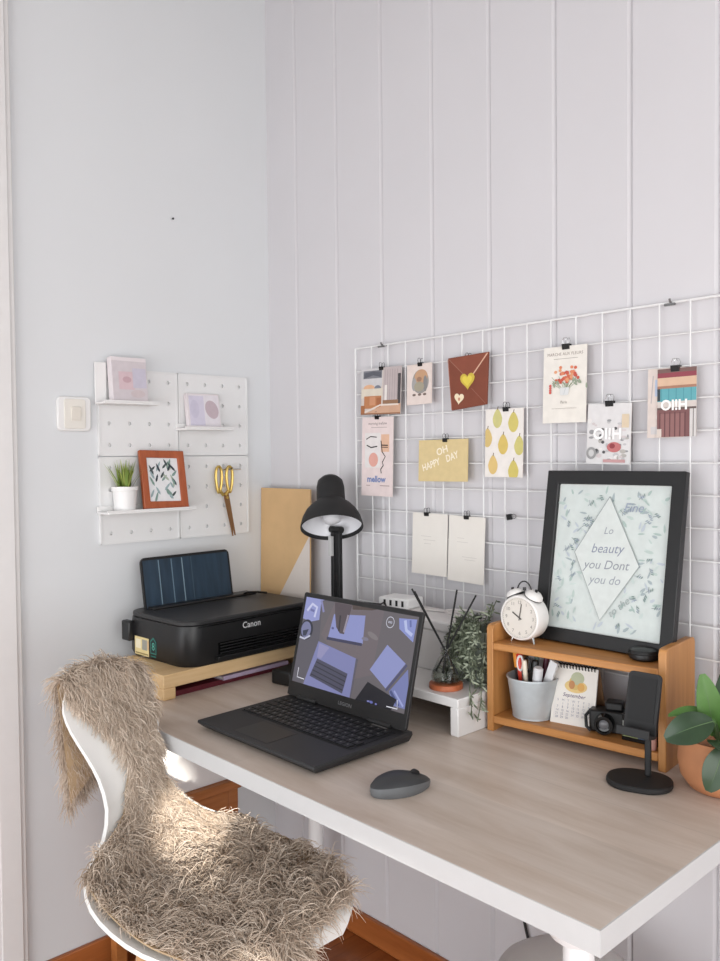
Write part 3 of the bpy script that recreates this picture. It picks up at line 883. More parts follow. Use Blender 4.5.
# 1 collage print
def art1(a, w, h):
    a.rect(-w / 2, 0, w / 2, h, (206, 194, 186)); a.rect(-w / 2, h * .6, 0.004, h, (200, 198, 200)); a.rect(-w * .46, h * .78, w * .02, h * .95, (120, 122, 130))
    for k in range(4): a.line([(-w * .44, h * (.8 + .03 * k)), (-w * .2, h * (.86 + .02 * k)), (w * .0, h * (.81 + .03 * k))], 0.003, (90, 92, 102))
    a.ell(-w * .3, h * .58, .02, .008, (222, 170, 130)); a.ell(-w * .08, h * .56, .012, .008, (120, 126, 140)); a.rect(-w * .5, h * .36, w * .05, h * .56, (214, 204, 186))
    a.rect(w * .06, h * .22, w * .5, h, (186, 172, 172))
    for k in range(6): a.rect(w * (.1 + .06 * k), h * .25, w * (.11 + .06 * k), h * .95, (160, 146, 146))
    a.rect(w * .1, h * .3, w * .16, h * .62, (226, 220, 214)); a.rect(w * .42, h * .2, w * .49, h * .85, (70, 66, 68)); a.rect(w * .06, h * .22, w * .44, h * .3, (150, 110, 80))
    a.rect(-w * .42, h * .13, w * .02, h * .4, (190, 122, 76)); a.rect(-w * .28, h * .2, -w * .13, h * .38, (206, 140, 100)); a.rect(-w * .1, h * .2, w * .01, h * .36, (170, 100, 60))
    a.poly([(-w / 2, 0), (w / 2, 0), (w / 2, h * .22), (w * .1, h * .2), (-w * .35, h * .04)], (206, 160, 130)); a.poly([(-w / 2, 0), (-w * .4, 0), (-w * .4, h * .2), (-w / 2, h * .2)], (170, 104, 60)); a.line([(-w * .4, h * .05), (0, h * .2), (w * .45, h * .2)], 0.004, (226, 210, 198))
    a.rect(-w / 2, 0, w / 2, h * .03, (150, 100, 66))
PAPER2 = mat('print_paper', (222, 214, 208), 0.6, var=0.01)
card('photo_print', 'interior collage print with an orange sofa, under the grid top edge', 'print', 0.417, 0.556, 1.372, 1.488, PAPER2, art1, 1.0)
clip(0.487, 1.490, 'black binder clip on the interior collage print', False, scale=.8)
# 2 animal card
def art2(a, w, h):
    a.rect(-w / 2, 0, w / 2, h, (222, 206, 198)); a.ell(0.004, h * .56, w * .33, h * .30, (150, 146, 142)); a.ell(0.006, h * .68, w * .26, h * .18, (196, 150, 112)); a.ell(0.0, h * .62, w * .10, h * .06, (160, 120, 96))
    a.ell(-w * .2, h * .5, w * .1, h * .16, (160, 158, 158)); a.ell(w * .24, h * .5, w * .08, h * .2, (132, 130, 130)); a.ell(0.0, h * .44, w * .2, h * .12, (160, 152, 130))
    for sx in (-.2, .02, .22): a.ell(w * sx, h * .24, w * .07, h * .03, (120, 100, 92))
card('greeting_card', 'small pink card with a round grey and brown animal drawing', 'card', 0.574, 0.654, 1.390, 1.486, mat('card_pink', (224, 208, 202), 0.7, var=0.01), art2, -1.0)
clip(0.617, 1.489, 'black binder clip on the small animal card', False, scale=.8)
# 3 brown envelope
t = thing('envelope', 'rust-brown paper envelope with a yellow heart seal clipped to the grid', 'envelope', (0.762, CY, 1.492))
ENV = mat('envelope_brown', (124, 66, 48), 0.7, var=0.06, vscale=30, bump=0.08)
mb = MB(); mb.M = RY(-2.0); mb.prism([(-0.056, 0), (-0.050, -0.120), (0.050, -0.114), (0.060, 0.0)], 0.0008, 0.006, FRONT); obj('pouch', mb, ENV, t, bevel=0.001)
mb = MB(); mb.M = RY(-2.0); a = Art(mb, TR((0, -0.0062, 0)) @ FRONT)
a.poly([(-0.054, -0.002), (0.058, -0.002), (0.004, -0.056)], mat('envelope_flap', (132, 72, 54), 0.7, var=0.06))
a.line([(-0.054, -0.002), (0.004, -0.056)], 0.0014, (158, 104, 84)); a.line([(0.058, -0.002), (0.004, -0.056)], 0.003, (216, 168, 140)); a.line([(0.010, -0.075), (0.048, -0.112)], 0.0012, (150, 96, 78)); a.line([(-0.056, -0.004), (-0.0495, -0.118)], 0.0016, (190, 130, 110))
obj('flap', mb, None, t)
mb = MB(); mb.M = RY(-2.0); a = Art(mb, TR((0, -0.0072, 0)) @ FRONT); a.heart(0.000, -0.056, 0.021, (206, 176, 52)); a.heart(-0.001, -0.056, 0.014, (222, 200, 60)); obj('heart_seal', mb, None, t)['label'] = 'large yellow heart seal'
mb = MB(); mb.M = RY(-2.0); a = Art(mb, TR((0, -0.0072, 0)) @ FRONT); a.heart(-0.026, -0.094, 0.014, (232, 214, 180), rot=-0.15); a.ell(-0.026, -0.096, 0.003, 0.004, (200, 130, 100)); obj('heart_seal', mb, None, t)['label'] = 'small cream heart seal'
clip(0.762, 1.487, 'dark binder clip at the top of the brown envelope', False, scale=.8)
# 4 face poster
def art4(a, w, h):
    a.rect(-w / 2, 0, w / 2, h, (224, 206, 204)); a.rect(-w * .40, h * .36, w * .10, h * .8, (222, 216, 214)); a.text('morning mellow', 0, h * .92, 0.010, (120, 104, 104)); a.rect(-w * .2, h * .865, w * .3, h * .872, (170, 150, 150))
    a.rect(w * .12, h * .56, w * .38, h * .78, (222, 176, 146)); a.ell(-w * .12, h * .46, w * .15, h * .09, (224, 160, 146))
    a.line([(-w * .36, h * .72), (-w * .22, h * .755), (-w * .02, h * .745)], 0.0024, (50, 40, 40)); a.line([(-w * .34, h * .645), (-w * .2, h * .615), (0, h * .63)], 0.003, (40, 32, 34)); a.line([(w * .12, h * .645), (w * .34, h * .64)], 0.003, (60, 44, 40)); a.line([(w * .12, h * .62), (w * .34, h * .615)], 0.002, (60, 44, 40))
    a.line([(w * .12, h * .7), (w * .16, h * .56), (w * .26, h * .5), (w * .17, h * .43), (w * .2, h * .39), (w * .12, h * .34), (w * .14, h * .29)], 0.003, (50, 40, 38))
    a.text('mellow', -w * .02, h * .215, 0.022, (106, 130, 186), bold=0.03); a.rect(-w * .34, h * .13, -w * .22, h * .138, (150, 120, 120)); a.rect(w * .1, h * .13, w * .4, h * .138, (150, 120, 120))
card('art_print', 'tall pink print with line-drawn face and orange shapes', 'print', 0.416, 0.527, 1.168, 1.366, PAPER2, art4, 0.6)
clip(0.470, 1.369, 'black binder clip on the tall pink face print', False, scale=.8)
# 5 yellow card
def art5(a, w, h):
    a.rect(-w / 2, 0, w / 2, h, (214, 190, 134))
    a.text('OH', -0.002, h * .74, 0.023, (240, 228, 204), rot=0.30, bold=0.02); a.text('HAPPY', -0.036, h * .40, 0.023, (240, 228, 204), rot=0.30, bold=0.02, sx=.8); a.text('DAY', 0.028, h * .59, 0.023, (240, 228, 204), rot=0.30, bold=0.02, sx=.8)
card('greeting_card', 'mustard yellow card lettered in white in the middle of the grid', 'card', 0.611, 0.761, 1.208, 1.305, mat('card_mustard', (214, 190, 134), 0.7, var=0.02), art5, -0.4)
clip(0.693, 1.308, 'black binder clip on the mustard yellow card', False, scale=.8)
# 6 pears
def art6(a, w, h):
    a.rect(-w / 2, 0, w / 2, h, (228, 222, 216))
    for (px, py, c, s_) in ((-.18, .86, (200, 194, 120), 1), (.24, .80, (206, 190, 96), 1.05), (-.44, .58, (214, 184, 110), 1), (-.02, .48, (214, 184, 90), 1.05), (.40, .46, (202, 192, 108), 1), (-.28, .18, (220, 186, 110), 1), (.26, .10, (206, 188, 90), 1.05)):
        x, y = w * px, h * py
        pts = []
        for k in range(18):
            u = 2 * PI * k / 18
            r = 0.013 * s_ * (1.0 - 0.36 * max(0, sin(u)))
            pts.append((min(max(x + r * cos(u), -w / 2), w / 2), min(max(y + 0.021 * s_ * sin(u), 0), h)))
        a.poly(pts, c); a.line([(x, y + .019 * s_), (x + .0015, y + .026 * s_)], 0.002, (110, 80, 50))
card('pear_print', 'white print patterned with yellow and green pears', 'print', 0.811, 0.912, 1.220, 1.368, PAPER2, art6, 0.3)
clip(0.866, 1.371, 'black binder clip on the pear print', False, scale=.85)
# 7, 8 two white sheets
def art7(a, w, h):
    for (x, y, l) in ((-.1, .62, .3), (0.0, .56, .34), (-.05, .50, .2)): a.rect(w * (x - l / 2), h * y, w * (x + l / 2), h * y + 0.001, (196, 190, 184))
def art8(a, w, h):
    for (x, y, l) in ((-.15, .66, .2), (-.1, .60, .3), (.1, .38, .4), (.12, .34, .3)): a.rect(w * (x - l / 2), h * y, w * (x + l / 2), h * y + 0.001, (198, 192, 186))
SHEET = mat('sheet_white', (222, 217, 210), 0.75, var=0.012, bump=0.06, bscale=60)
card('paper_sheet', 'blank-looking white paper sheet hanging beside the laptop, farther from the clock', 'paper', 0.589, 0.699, 0.987, 1.132, SHEET, art7, 0.6, group='white sheets on the grid board')
card('paper_sheet', 'white paper sheet with faint lettering, hanging nearer the alarm clock', 'paper', 0.703, 0.808, 0.980, 1.130, SHEET, art8, 1.2, group='white sheets on the grid board')
clip(0.634, 1.134, 'black binder clip on the white sheet nearer the lamp', False, scale=.8)
clip(0.755, 1.132, 'black binder clip on the white sheet nearer the clock', False, scale=.8)
clip(0.876, 1.1345, 'empty dark binder clip hanging on a bare grid wire', False, rot=80, scale=.8)
# 9 flower poster
def art9(a, w, h):
    a.rect(-w / 2, 0, w / 2, h, (228, 223, 214)); a.text('MARCHE AUX FLEURS', 0, h * .90, 0.0085, (130, 110, 100)); a.rect(-w * .26, h * .835, w * .3, h * .841, (150, 140, 130))
    random.seed(5)
    for k in range(16): a.line([(0.002, h * .40), (random.uniform(-.3, .3) * w, h * random.uniform(.5, .62))], 0.001, (130, 146, 110))
    for k in range(40): a.ell(random.gauss(0.0, .15) * w, h * (.60 + random.gauss(0, .05)), .0038, .0034, random.choice(((216, 100, 70), (226, 130, 90), (206, 84, 66), (230, 156, 110))), n=8)
    for k in range(12): a.leaf(random.gauss(0, .22) * w, h * random.uniform(.47, .56), .012, .004, random.uniform(0, 3), (150, 164, 140))
    for k in range(4): a.ell(-w * .32, h * (.4 + .03 * k), .003, .003, (216, 90, 80), n=8)
    a.poly([(-.008, h * .36), (.010, h * .36), (.013, h * .46), (-.010, h * .46)], (214, 216, 216)); a.line([(0, h * .37), (.004, h * .45)], .001, (180, 186, 188)); a.text('Paris', 0, h * .27, 0.008, (150, 140, 130)); a.rect(-w * .28, h * .185, w * .3, h * .189, (170, 160, 150))
card('flower_print', 'white print of an orange flower bouquet in a vase', 'print', 0.963, 1.064, 1.332, 1.487, PAPER2, art9, 0.4)
clip(1.016, 1.491, 'black binder clip on the orange bouquet print', True)
# 10 pale collage card
def art10(a, w, h):
    a.rect(-w / 2, 0, w / 2, h, (216, 214, 214)); random.seed(9)
    for k in range(46): a.ell(random.uniform(-.45, .45) * w, random.uniform(.05, .75) * h, random.uniform(.002, .007), random.uniform(.002, .005), random.choice(((190, 188, 190), (206, 196, 196), (150, 150, 152), (226, 222, 220), (180, 176, 170))), n=10)
    for k in range(9): a.ell(random.uniform(-.4, .2) * w, random.uniform(.1, .6) * h, .0035, .003, (84, 84, 86), n=8)
    a.rect(w * .3, h * .6, w * .46, h * .82, (216, 196, 166)); a.ell(-w * .38, h * .18, .011, .012, (150, 150, 150)); a.ell(-w * .38, h * .18, .006, .007, (196, 196, 196)); a.ell(w * .14, h * .28, .015, .010, (196, 110, 110)); a.ell(w * .1, h * .3, .006, .005, (150, 60, 66)); a.rect(-w * .1, h * .03, w * .4, h * .08, (200, 150, 150))
    a.text('OI!H', -w * .02, h * .5, 0.030, (246, 244, 244), bold=0.03)
card('postcard', 'pale grey collage postcard lettered in white above the black frame', 'postcard', 1.066, 1.160, 1.248, 1.366, PAPER2, art10, 1.2)
clip(1.113, 1.371, 'black binder clip on the pale grey collage postcard', True)
# 11 strip behind, 12 striped photo card
def art11(a, w, h):
    a.rect(-w / 2, 0, w / 2, h, (214, 200, 192)); a.rect(-w * .3, h * .6, w * .2, h * .84, (176, 190, 214)); a.ell(w * .1, h * .52, .02, .006, (222, 170, 120)); a.ell(-w * .1, h * .45, .01, .01, (200, 160, 150)); a.ell(0, h * .3, .018, .012, (220, 216, 210)); a.ell(0, h * .92, .012, .006, (220, 160, 130)); a.rect(-w * .4, h * .05, w * .2, h * .16, (200, 196, 196)); a.line([(-w * .4, h * .5), (-w * .35, h * .9)], .002, (180, 170, 170))
card('photo_print', 'narrow beige photo print half hidden by the striped photo card', 'print', 1.192, 1.262, 1.297, 1.425, PAPER2, art11, 0.0, dy=0.0012)
def art12(a, w, h):
    a.rect(-w / 2, 0, w / 2, h, (206, 196, 190)); a.rect(-w / 2, h * .93, w / 2, h, (120, 90, 86)); a.rect(-w / 2, h * .87, w / 2, h * .94, (150, 66, 78)); a.rect(-w / 2, h * .74, w / 2, h * .87, (214, 176, 146)); a.rect(-w / 2, h * .70, w / 2, h * .75, (170, 120, 96))
    a.rect(-w / 2, h * .52, w / 2, h * .71, (90, 168, 178)); a.rect(-w / 2, h * .53, -w * .42, h * .71, (60, 70, 76))
    for k in range(5): a.rect(w * (-.4 + .19 * k), h * .52, w * (-.38 + .19 * k), h * .71, (70, 146, 158))
    a.rect(-w / 2, h * .40, w / 2, h * .43, (100, 84, 80)); a.rect(-w / 2, 0, w * .34, h * .4, (128, 84, 84)); a.rect(-w * .42, 0, w * .2, h * .34, (146, 100, 98))
    for k in range(6): a.rect(w * (-.44 + .13 * k), 0, w * (-.41 + .13 * k), h * .36, (104, 66, 68))
    a.rect(w * .34, 0, w / 2, h * .4, (206, 202, 200)); a.rect(w * .42, 0, w * .44, h * .4, (110, 100, 98)); a.rect(-w / 2, 0, -w * .38, h * .12, (214, 200, 190))
    a.text('OI!H', -w * .06, h * .465, 0.026, (246, 244, 242), bold=0.03, sx=.95)
card('postcard', 'striped teal, red and purple photo card with white lettering', 'postcard', 1.212, 1.286, 1.298, 1.423, PAPER2, art12, -0.3, dy=-0.0014)
clip(1.246, 1.428, 'black binder clip on the striped teal and red photo card', True)

# ------------------------------------------------------------------ bamboo shelf unit (local x along the front, y depth)
SA = math.radians(5.7)
SO = Vector((0.9495, -0.201, DZ))
def SL(lx, ly, lz=0.0):
    return (SO.x + lx * cos(SA) - ly * sin(SA), SO.y + lx * sin(SA) + ly * cos(SA), DZ + lz)
SW, SD = 0.352, 0.138
t = thing('desk_shelf', 'two-tier bamboo desktop shelf on the back of the desk', 'shelf', SO, SA)
for x0 in (0, SW - 0.014):
    mb = MB()
    pl = [(0, 0), (SD, 0), (SD, 0.200), (SD - 0.004, 0.207), (SD - 0.012, 0.209), (0.012, 0.209), (0.004, 0.207), (0, 0.200)]
    T = Matrix(((0, 0, 1, 0), (1, 0, 0, 0), (0, 1, 0, 0), (0, 0, 0, 1)))
    mb.prism(pl, x0, x0 + 0.014, T); obj('side_panel', mb, BAMBOO_V, t, bevel=0.0015)
mb = MB(); mb.bx(0.0141, SW - 0.0141, 0.0, SD, 0.160, 0.174); obj('upper_board', mb, BAMBOO, t, bevel=0.002)
mb = MB(); mb.bx(0.0141, SW - 0.0141, 0.0, SD, 0.016, 0.031); obj('lower_board', mb, BAMBOO, t, bevel=0.002)
UT, LT = DZ + 0.174, DZ + 0.031

# alarm clock
t = thing('alarm_clock', 'white twin-bell alarm clock on top of the bamboo shelf', 'clock', (1.004, -0.152, UT), math.radians(3))
CW = mat('clock_white', (230, 227, 224), 0.35, var=0.01)
cz, cr = 0.0565, 0.050
mb = MB(); T = TR((0, 0, cz)) @ RX(90)
mb.lathe([(0.040, -0.024), (cr - .002, -0.022), (cr, -0.018), (cr, 0.018), (cr - .002, 0.022), (cr - 0.005, 0.0232), (cr - 0.006, 0.021)], 48, T=T, cap1=False); obj('case', mb, CW, t)
mb = MB(); mb.lathe([(0.0002, 0.0195), (cr - 0.0055, 0.0195)], 48, T=T, cap0=False, cap1=False)
dial = obj('dial', mb, mat('dial_cream', (216, 210, 202), 0.5, var=0.02), t)
mb = MB(); a = Art(mb, TR((0, -0.0198, cz)) @ FRONT)
for k in range(1, 13):
    an = PI / 2 - k * PI / 6
    a.text(str(k), 0.034 * cos(an), 0.034 * sin(an), 0.0105, (130, 124, 118))
for k in range(60):
    an = k * PI / 30
    a.line([(0.0405 * cos(an), 0.0405 * sin(an)), (0.0425 * cos(an), 0.0425 * sin(an))], 0.0006, (150, 144, 138))
obj('numerals', mb, None, dial)
def hand(nm, ang, l, w):
    mb = MB(); a = Art(mb, TR((0, -0.0208 - 0.0003 * l * 10, cz)) @ FRONT)
    a.line([(-0.006 * sin(ang), -0.006 * cos(ang)), (l * sin(ang), l * cos(ang))], w, (84, 80, 76)); obj(nm, mb, None, t)
hand('hour_hand', math.radians(302), 0.021, 0.0032)
hand('minute_hand', math.radians(10), 0.031, 0.0022)
t.scale = (0.88, 0.88, 0.88)
for sg in (-1, 1):
    T2 = TR((sg * 0.023, 0, cz + 0.0445)) @ RY(sg * 27)
    mb = MB(); mb.lathe([(0.0205, 0.0), (0.0205, 0.002), (0.019, 0.007), (0.014, 0.012), (0.006, 0.0145)], 28, T=T2); mb.lathe([(0.003, -0.004), (0.003, 0.0)], 10, T=T2)
    bl = obj('bell', mb, CW, t)
    mb = MB(); mb.lathe([(0.0207, -0.0006), (0.0207, 0.0012)], 28, T=T2); obj('bell_rim', mb, STEEL_DARK, bl)
    mb = MB(); mb.lathe([(0.0032, 0.0145), (0.0032, 0.019)], 10, T=T2); obj('bell_nut', mb, STEEL_DARK, bl)
    mb = MB(); mb.tube([(sg * 0.022, -0.004, 0.018), (sg * 0.029, -0.008, 0.0)], [0.0032, 0.0022], 8); obj('leg', mb, CHROME, t)
mb = MB(); pts = [(0.0185 * cos(u), 0, cz + 0.052 + 0.026 * sin(u)) for u in [PI * k / 14 for k in range(15)]]
mb.tube(pts, 0.0016, 8); obj('carry_handle', mb, STEEL_DARK, t)
mb = MB(); mb.tube([(0, 0, cz + 0.048), (0, 0, cz + 0.060)], 0.0015, 8); mb.lathe([(0.0035, 0), (0.0035, 0.007)], 10, c=(0, 0, cz + 0.058)); obj('hammer', mb, STEEL_DARK, t)

# big black frame, leaning
t = thing('picture_frame', 'large black frame with a hand-lettered botanical print on the bamboo shelf', 'picture frame', (1.1400, -0.098, UT))
lean = RX(-9.5)
FT = lean @ Matrix(((0, 1, 0, 0), (-1, 0, 0, 0), (0, 0, 1, 0), (0, 0, 0, 1)))
w, h, b = 0.287, 0.334, 0.026
mb = MB(); mb.M = FT; frame_ring(mb, w, h, b, 0.016); obj('moulding', mb, mat('frame_black', (22, 22, 23), 0.35, var=0.08), t, bevel=0.0015)
mb = MB(); mb.M = FT; mb.bx(-0.001, 0.006, -w / 2 + .004, w / 2 - .004, 0.004, h - .004); obj('backing_board', mb, mat('backing_dark', (60, 50, 44), 0.8), t)
mb = MB(); mb.M = lean; a = Art(mb, TR((-(w - 2 * b) / 2, -0.0064, b)) @ FRONT, eps=0.000012)
iw, ih = w - 2 * b, h - 2 * b
a.rect(-0.002, -0.002, iw + .002, ih + .002, (206, 212, 209)); a.rect(0.004, 0.004, iw - .004, ih - .004, (200, 209, 206))
random.seed(21)
dm = [(.48, .92), (.78, .47), (.48, .09), (.2, .53)]
def inside(x, y):
    return abs(x - .49) / .29 + abs(y - .5) / .42 < 1.0
GC = ((180, 198, 192), (192, 206, 202), (164, 186, 180), (182, 192, 202), (160, 174, 178))
k = 0
while k < 120:
    x, y = random.uniform(.03, .97), random.uniform(.03, .97)
    if inside(x, y): continue
    a.leaf(x * iw, y * ih, random.uniform(.010, .02), random.uniform(.003, .006), random.uniform(0, PI), random.choice(GC)); k += 1
k = 0
while k < 34:
    x, y = random.uniform(.07, .91), random.uniform(.07, .92)
    if inside(x, y): continue
    an = random.uniform(0, 2 * PI); X, Y = x * iw, y * ih
    a.line([(X, Y), (X + .006 * cos(an), Y + .006 * sin(an)), (X + .012 * cos(an + .5), Y + .012 * sin(an + .5))], 0.0009, random.choice(((126, 144, 144), (140, 154, 166), (112, 128, 134))))
    for q in range(3):
        a.leaf(X + .004 * (q + 1) * cos(an) + .003, Y + .004 * (q + 1) * sin(an), .007, .0022, an + 1.0, random.choice(((130, 152, 148), (146, 160, 174))))
    k += 1
dp = [(x * iw, y * ih) for x, y in dm]
a.poly(list(reversed(dp)), (204, 211, 208))
a.line(dp + [dp[0]], 0.0013, (140, 148, 150))
TC = (146, 154, 164)
a.text('Lo', .49 * iw, .69 * ih, .019, TC, shear=.3, rot=.05); a.text('beauty', .49 * iw, .57 * ih, .025, (132, 140, 160), shear=.3, rot=.04)
a.text('you Dont', .49 * iw, .46 * ih, .024, (138, 144, 154), shear=.3, rot=.04); a.text('you do', .49 * iw, .36 * ih, .023, TC, shear=.3, rot=.03)
a.text('Fine', .69 * iw, .85 * ih, .024, (150, 162, 182), shear=.3, rot=.02); a.text('to the', .63 * iw, .19 * ih, .020, (160, 172, 172), shear=.3, rot=.72)
obj('artwork', mb, None, t)

# small round case at the end of the top board
t = thing('round_case', 'small black round case in front of the frame on the bamboo shelf', 'case', SL(0.293, 0.052, 0.174), SA)
mb = MB(); mb.lathe([(0.020, 0), (0.026, 0.004), (0.027, 0.012), (0.024, 0.018), (0.016, 0.021), (0.002, 0.0215)], 28); obj('body', mb, BLACK, t)
mb = MB(); pts = [(0.0262 * cos(u), 0.0262 * sin(u), 0.0125) for u in [2 * PI * k / 28 for k in range(28)]]; mb.tube(pts, 0.0012, 6, closed=True); obj('metal_ring', mb, STEEL_DARK, t)

# zinc bucket with pens
BC = Vector(SL(0.074, 0.048, 0.031))
t = thing('bucket', 'zinc bucket full of pens on the lower bamboo board', 'bucket', BC)
ZN = mat('zinc', (186, 192, 196), 0.45, metal=0.4, var=0.12, vscale=25)
mb = MB(); mb.lathe([(0.036, 0.0), (0.039, 0.001), (0.0385, 0.006), (0.0395, 0.008), (0.0395, 0.012), (0.0400, 0.014), (0.0485, 0.075), (0.0505, 0.076), (0.0505, 0.079), (0.0478, 0.079), (0.0468, 0.075), (0.0375, 0.012), (0.002, 0.010)], 40); obj('pail', mb, ZN, t)
def pen(label, dx, dy, tx, ty, l, r, body, cap=None, name='pen', cat='pen', flat=False):
    base = BC + Vector((dx * .55, dy * .55, 0.0135)); tip = BC + Vector((tx, ty, l))
    p = thing(name, label, cat, base, 0, 'pens in the zinc bucket')
    d = tip - base; q = Vector((0, 0, 1)).rotation_difference(d.normalized()).to_matrix().to_4x4(); L = d.length
    mb = MB(); mb.M = q
    if flat: mb.bx(-r, r, -r * .35, r * .35, 0, L * .8)
    else: mb.lathe([(r * .6, 0), (r, 0.004), (r, L * .72)], 14)
    obj('barrel', mb, body, p)
    mb = MB(); mb.M = q
    if flat: mb.bx(-r * 1.02, r * 1.02, -r * .36, r * .36, L * .8002, L)
    else: mb.lathe([(r * 1.08, L * .7202), (r * 1.08, L * .97), (r * .8, L)], 14)
    obj('cap', mb, cap or body, p)
def pc(n, c): return mat('pen_' + n, c, 0.35, var=0.05)
pen('orange-capped black marker in the zinc bucket', -0.038, 0.0, -0.041, 0.004, 0.118, 0.0075, pc('dark', (40, 36, 40)), pc('orange', (236, 160, 70)), 'marker', 'marker')
pen('bright red marker in the zinc bucket', -0.026, -0.014, -0.027, -0.006, 0.119, 0.0065, pc('red', (214, 60, 40)), None, 'marker', 'marker')
pen('slim cream pencil behind the scissors in the bucket', -0.006, -0.02, -0.004, -0.022, 0.112, 0.0045, pc('cream', (226, 214, 196)), None, 'pencil', 'pencil')
pen('dark maroon pen in the zinc bucket', 0.012, 0.02, 0.018, 0.022, 0.118, 0.005, pc('maroon', (92, 34, 56)))
pen('black pen in the middle of the zinc bucket', 0.008, -0.006, 0.012, -0.008, 0.112, 0.0065, pc('black', (28, 28, 30)))
pen('grey-green pen in the zinc bucket', -0.004, 0.012, 0.0, 0.014, 0.114, 0.0045, pc('greygreen', (110, 130, 120)))
pen('pale grey ruler leaning out of the bucket towards the calendar', 0.02, 0.0, 0.054, -0.006, 0.116, 0.008, pc('pale', (214, 214, 216)), None, 'ruler', 'ruler', True)
pen('wide white pen leaning at the bucket rim', 0.018, -0.022, 0.030, -0.024, 0.104, 0.0085, pc('white', (226, 226, 228)), pc('white2', (206, 206, 210)))
pen('pink pen near the back of the zinc bucket', 0.024, 0.016, 0.034, 0.020, 0.110, 0.0045, pc('pink', (170, 60, 96)))
t = thing('scissors', 'scissors with black and white grips standing in the zinc bucket', 'scissors', BC + Vector((-0.012, -0.012, 0.0135)), 0.0)
for sg in (-1, 1):
    mb = MB(); pts = [(sg * 0.0085 + 0.0065 * cos(u), 0, 0.088 + 0.014 * sin(u)) for u in [2 * PI * k / 16 for k in range(16)]]
    mb.tube(pts, 0.0024, 8, closed=True); obj('grip', mb, BLACK if sg > 0 else WHITE_PLASTIC, t)
    mb = MB(); mb.prism([(-0.004, 0.0), (0.004, 0.0), (0.005, 0.075), (-0.005, 0.075)], sg * 0.0007, sg * 0.0018, TR((sg * 0.003, 0, 0)) @ FRONT); obj('blade', mb, CHROME, t)

# desk calendar
t = thing('desk_calendar', 'white spiral desk calendar with a yellow picture on the lower bamboo board', 'calendar', SL(0.158, 0.042, 0.031), math.radians(11))
hh, ww = 0.108, 0.084
L1 = RX(-15)
mb = MB(); mb.M = L1; mb.use(PAPER); mb.bx(-ww / 2, ww / 2, 0, 0.004, 0, hh)
a = Art(mb, TR((0, -0.0003, 0)) @ FRONT)
a.ell(0.002, hh * .66, .022, .012, (222, 190, 120)); a.ell(0.0, hh * .72, .012, .013, (206, 176, 100)); a.ell(0.004, hh * .80, .013, .012, (176, 182, 150)); a.ell(-.006, hh * .68, .006, .008, (190, 130, 80)); a.ell(0.012, hh * .66, .007, .008, (214, 160, 80))
a.text('September', 0.0, hh * .50, .010, (90, 70, 110), shear=.2)
for r_ in range(6):
    for c_ in range(7):
        n_ = r_ * 7 + c_ - 1
        if r_ == 0: a.text('SMTWTFS'[c_], -ww * .36 + c_ * ww * .12, hh * .40, .0062, (150, 150, 170))
        elif 1 <= n_ - 6 <= 30: a.text(str(n_ - 6), -ww * .36 + c_ * ww * .12, hh * (.40 - .058 * r_), .0060, (140, 144, 168))
for c_ in range(8): a.rect(-ww * .42 + c_ * ww * .12, hh * .08, -ww * .42 + c_ * ww * .12 + .0003, hh * .43, (206, 208, 220))
obj('page_block', mb, None, t)
top = L1 @ Vector((0, 0.002, hh))
mb = MB(); mb.add([(-ww / 2, top.y + .004, hh * .955), (ww / 2, top.y + .004, hh * .955), (ww / 2, 0.072, 0), (-ww / 2, 0.072, 0), (-ww / 2, top.y + .006, hh * .955), (ww / 2, top.y + .006, hh * .955), (ww / 2, 0.0745, 0), (-ww / 2, 0.0745, 0)],
                  [(0, 1, 2, 3), (7, 6, 5, 4), (0, 4, 5, 1), (1, 5, 6, 2), (2, 6, 7, 3), (3, 7, 4, 0)])
obj('stand_board', mb, mat('calendar_board', (150, 112, 80), 0.8, var=0.05), t)
mb = MB()
for k in range(13):
    x = -ww / 2 + 0.006 + k * (ww - 0.012) / 12
    pts = [(x, top.y + 0.0065 * cos(u) + 0.001, top.z + 0.0045 * sin(u) - 0.001) for u in [2 * PI * q / 10 for q in range(10)]]
    mb.tube(pts, 0.0011, 6, closed=True)
obj('spiral_binding', mb, BLACK, t)

# camera, box and pouch on the lower board
t = thing('camera', 'small black camera lying on the lower bamboo board beside the calendar', 'camera', SL(0.227, 0.060, 0.031), SA + 0.3)
mb = MB(); mb.bx(-0.036, 0.036, -0.018, 0.018, 0, 0.040); mb.bx(-0.008, 0.024, -0.015, 0.015, 0.040, 0.056); obj('body', mb, BLACK, t, bevel=0.004)
mb = MB(); mb.lathe([(0.018, 0.0), (0.018, 0.012), (0.0165, 0.020), (0.013, 0.020), (0.012, 0.014), (0.002, 0.012)], 24, c=(-0.008, -0.0182, 0.019), T=RX(90)); obj('lens', mb, BLACK_GLOSS, t)
mb = MB(); mb.lathe([(0.010, 0.0), (0.006, 0.003), (0.001, 0.004)], 20, c=(-0.008, -0.0305, 0.019), T=RX(90)); obj('front_glass', mb, mat('lens_glass', (110, 110, 114), 0.1, var=0.1), t)
mb = MB(); mb.tube([(-0.034, -0.006, 0.037), (-0.042, -0.016, 0.028), (-0.040, -0.022, 0.010), (-0.032, -0.024, 0.004)], 0.003, 8); obj('strap', mb, BLACK_MATT, t)
t = thing('gift_box', 'glossy black box with a pale label behind the phone stand', 'box', SL(0.293, 0.055, 0.031), SA)
mb = MB(); mb.bx(-0.030, 0.036, -0.03, 0.0, 0, 0.048); obj('body', mb, BLACK_GLOSS, t, bevel=0.002)
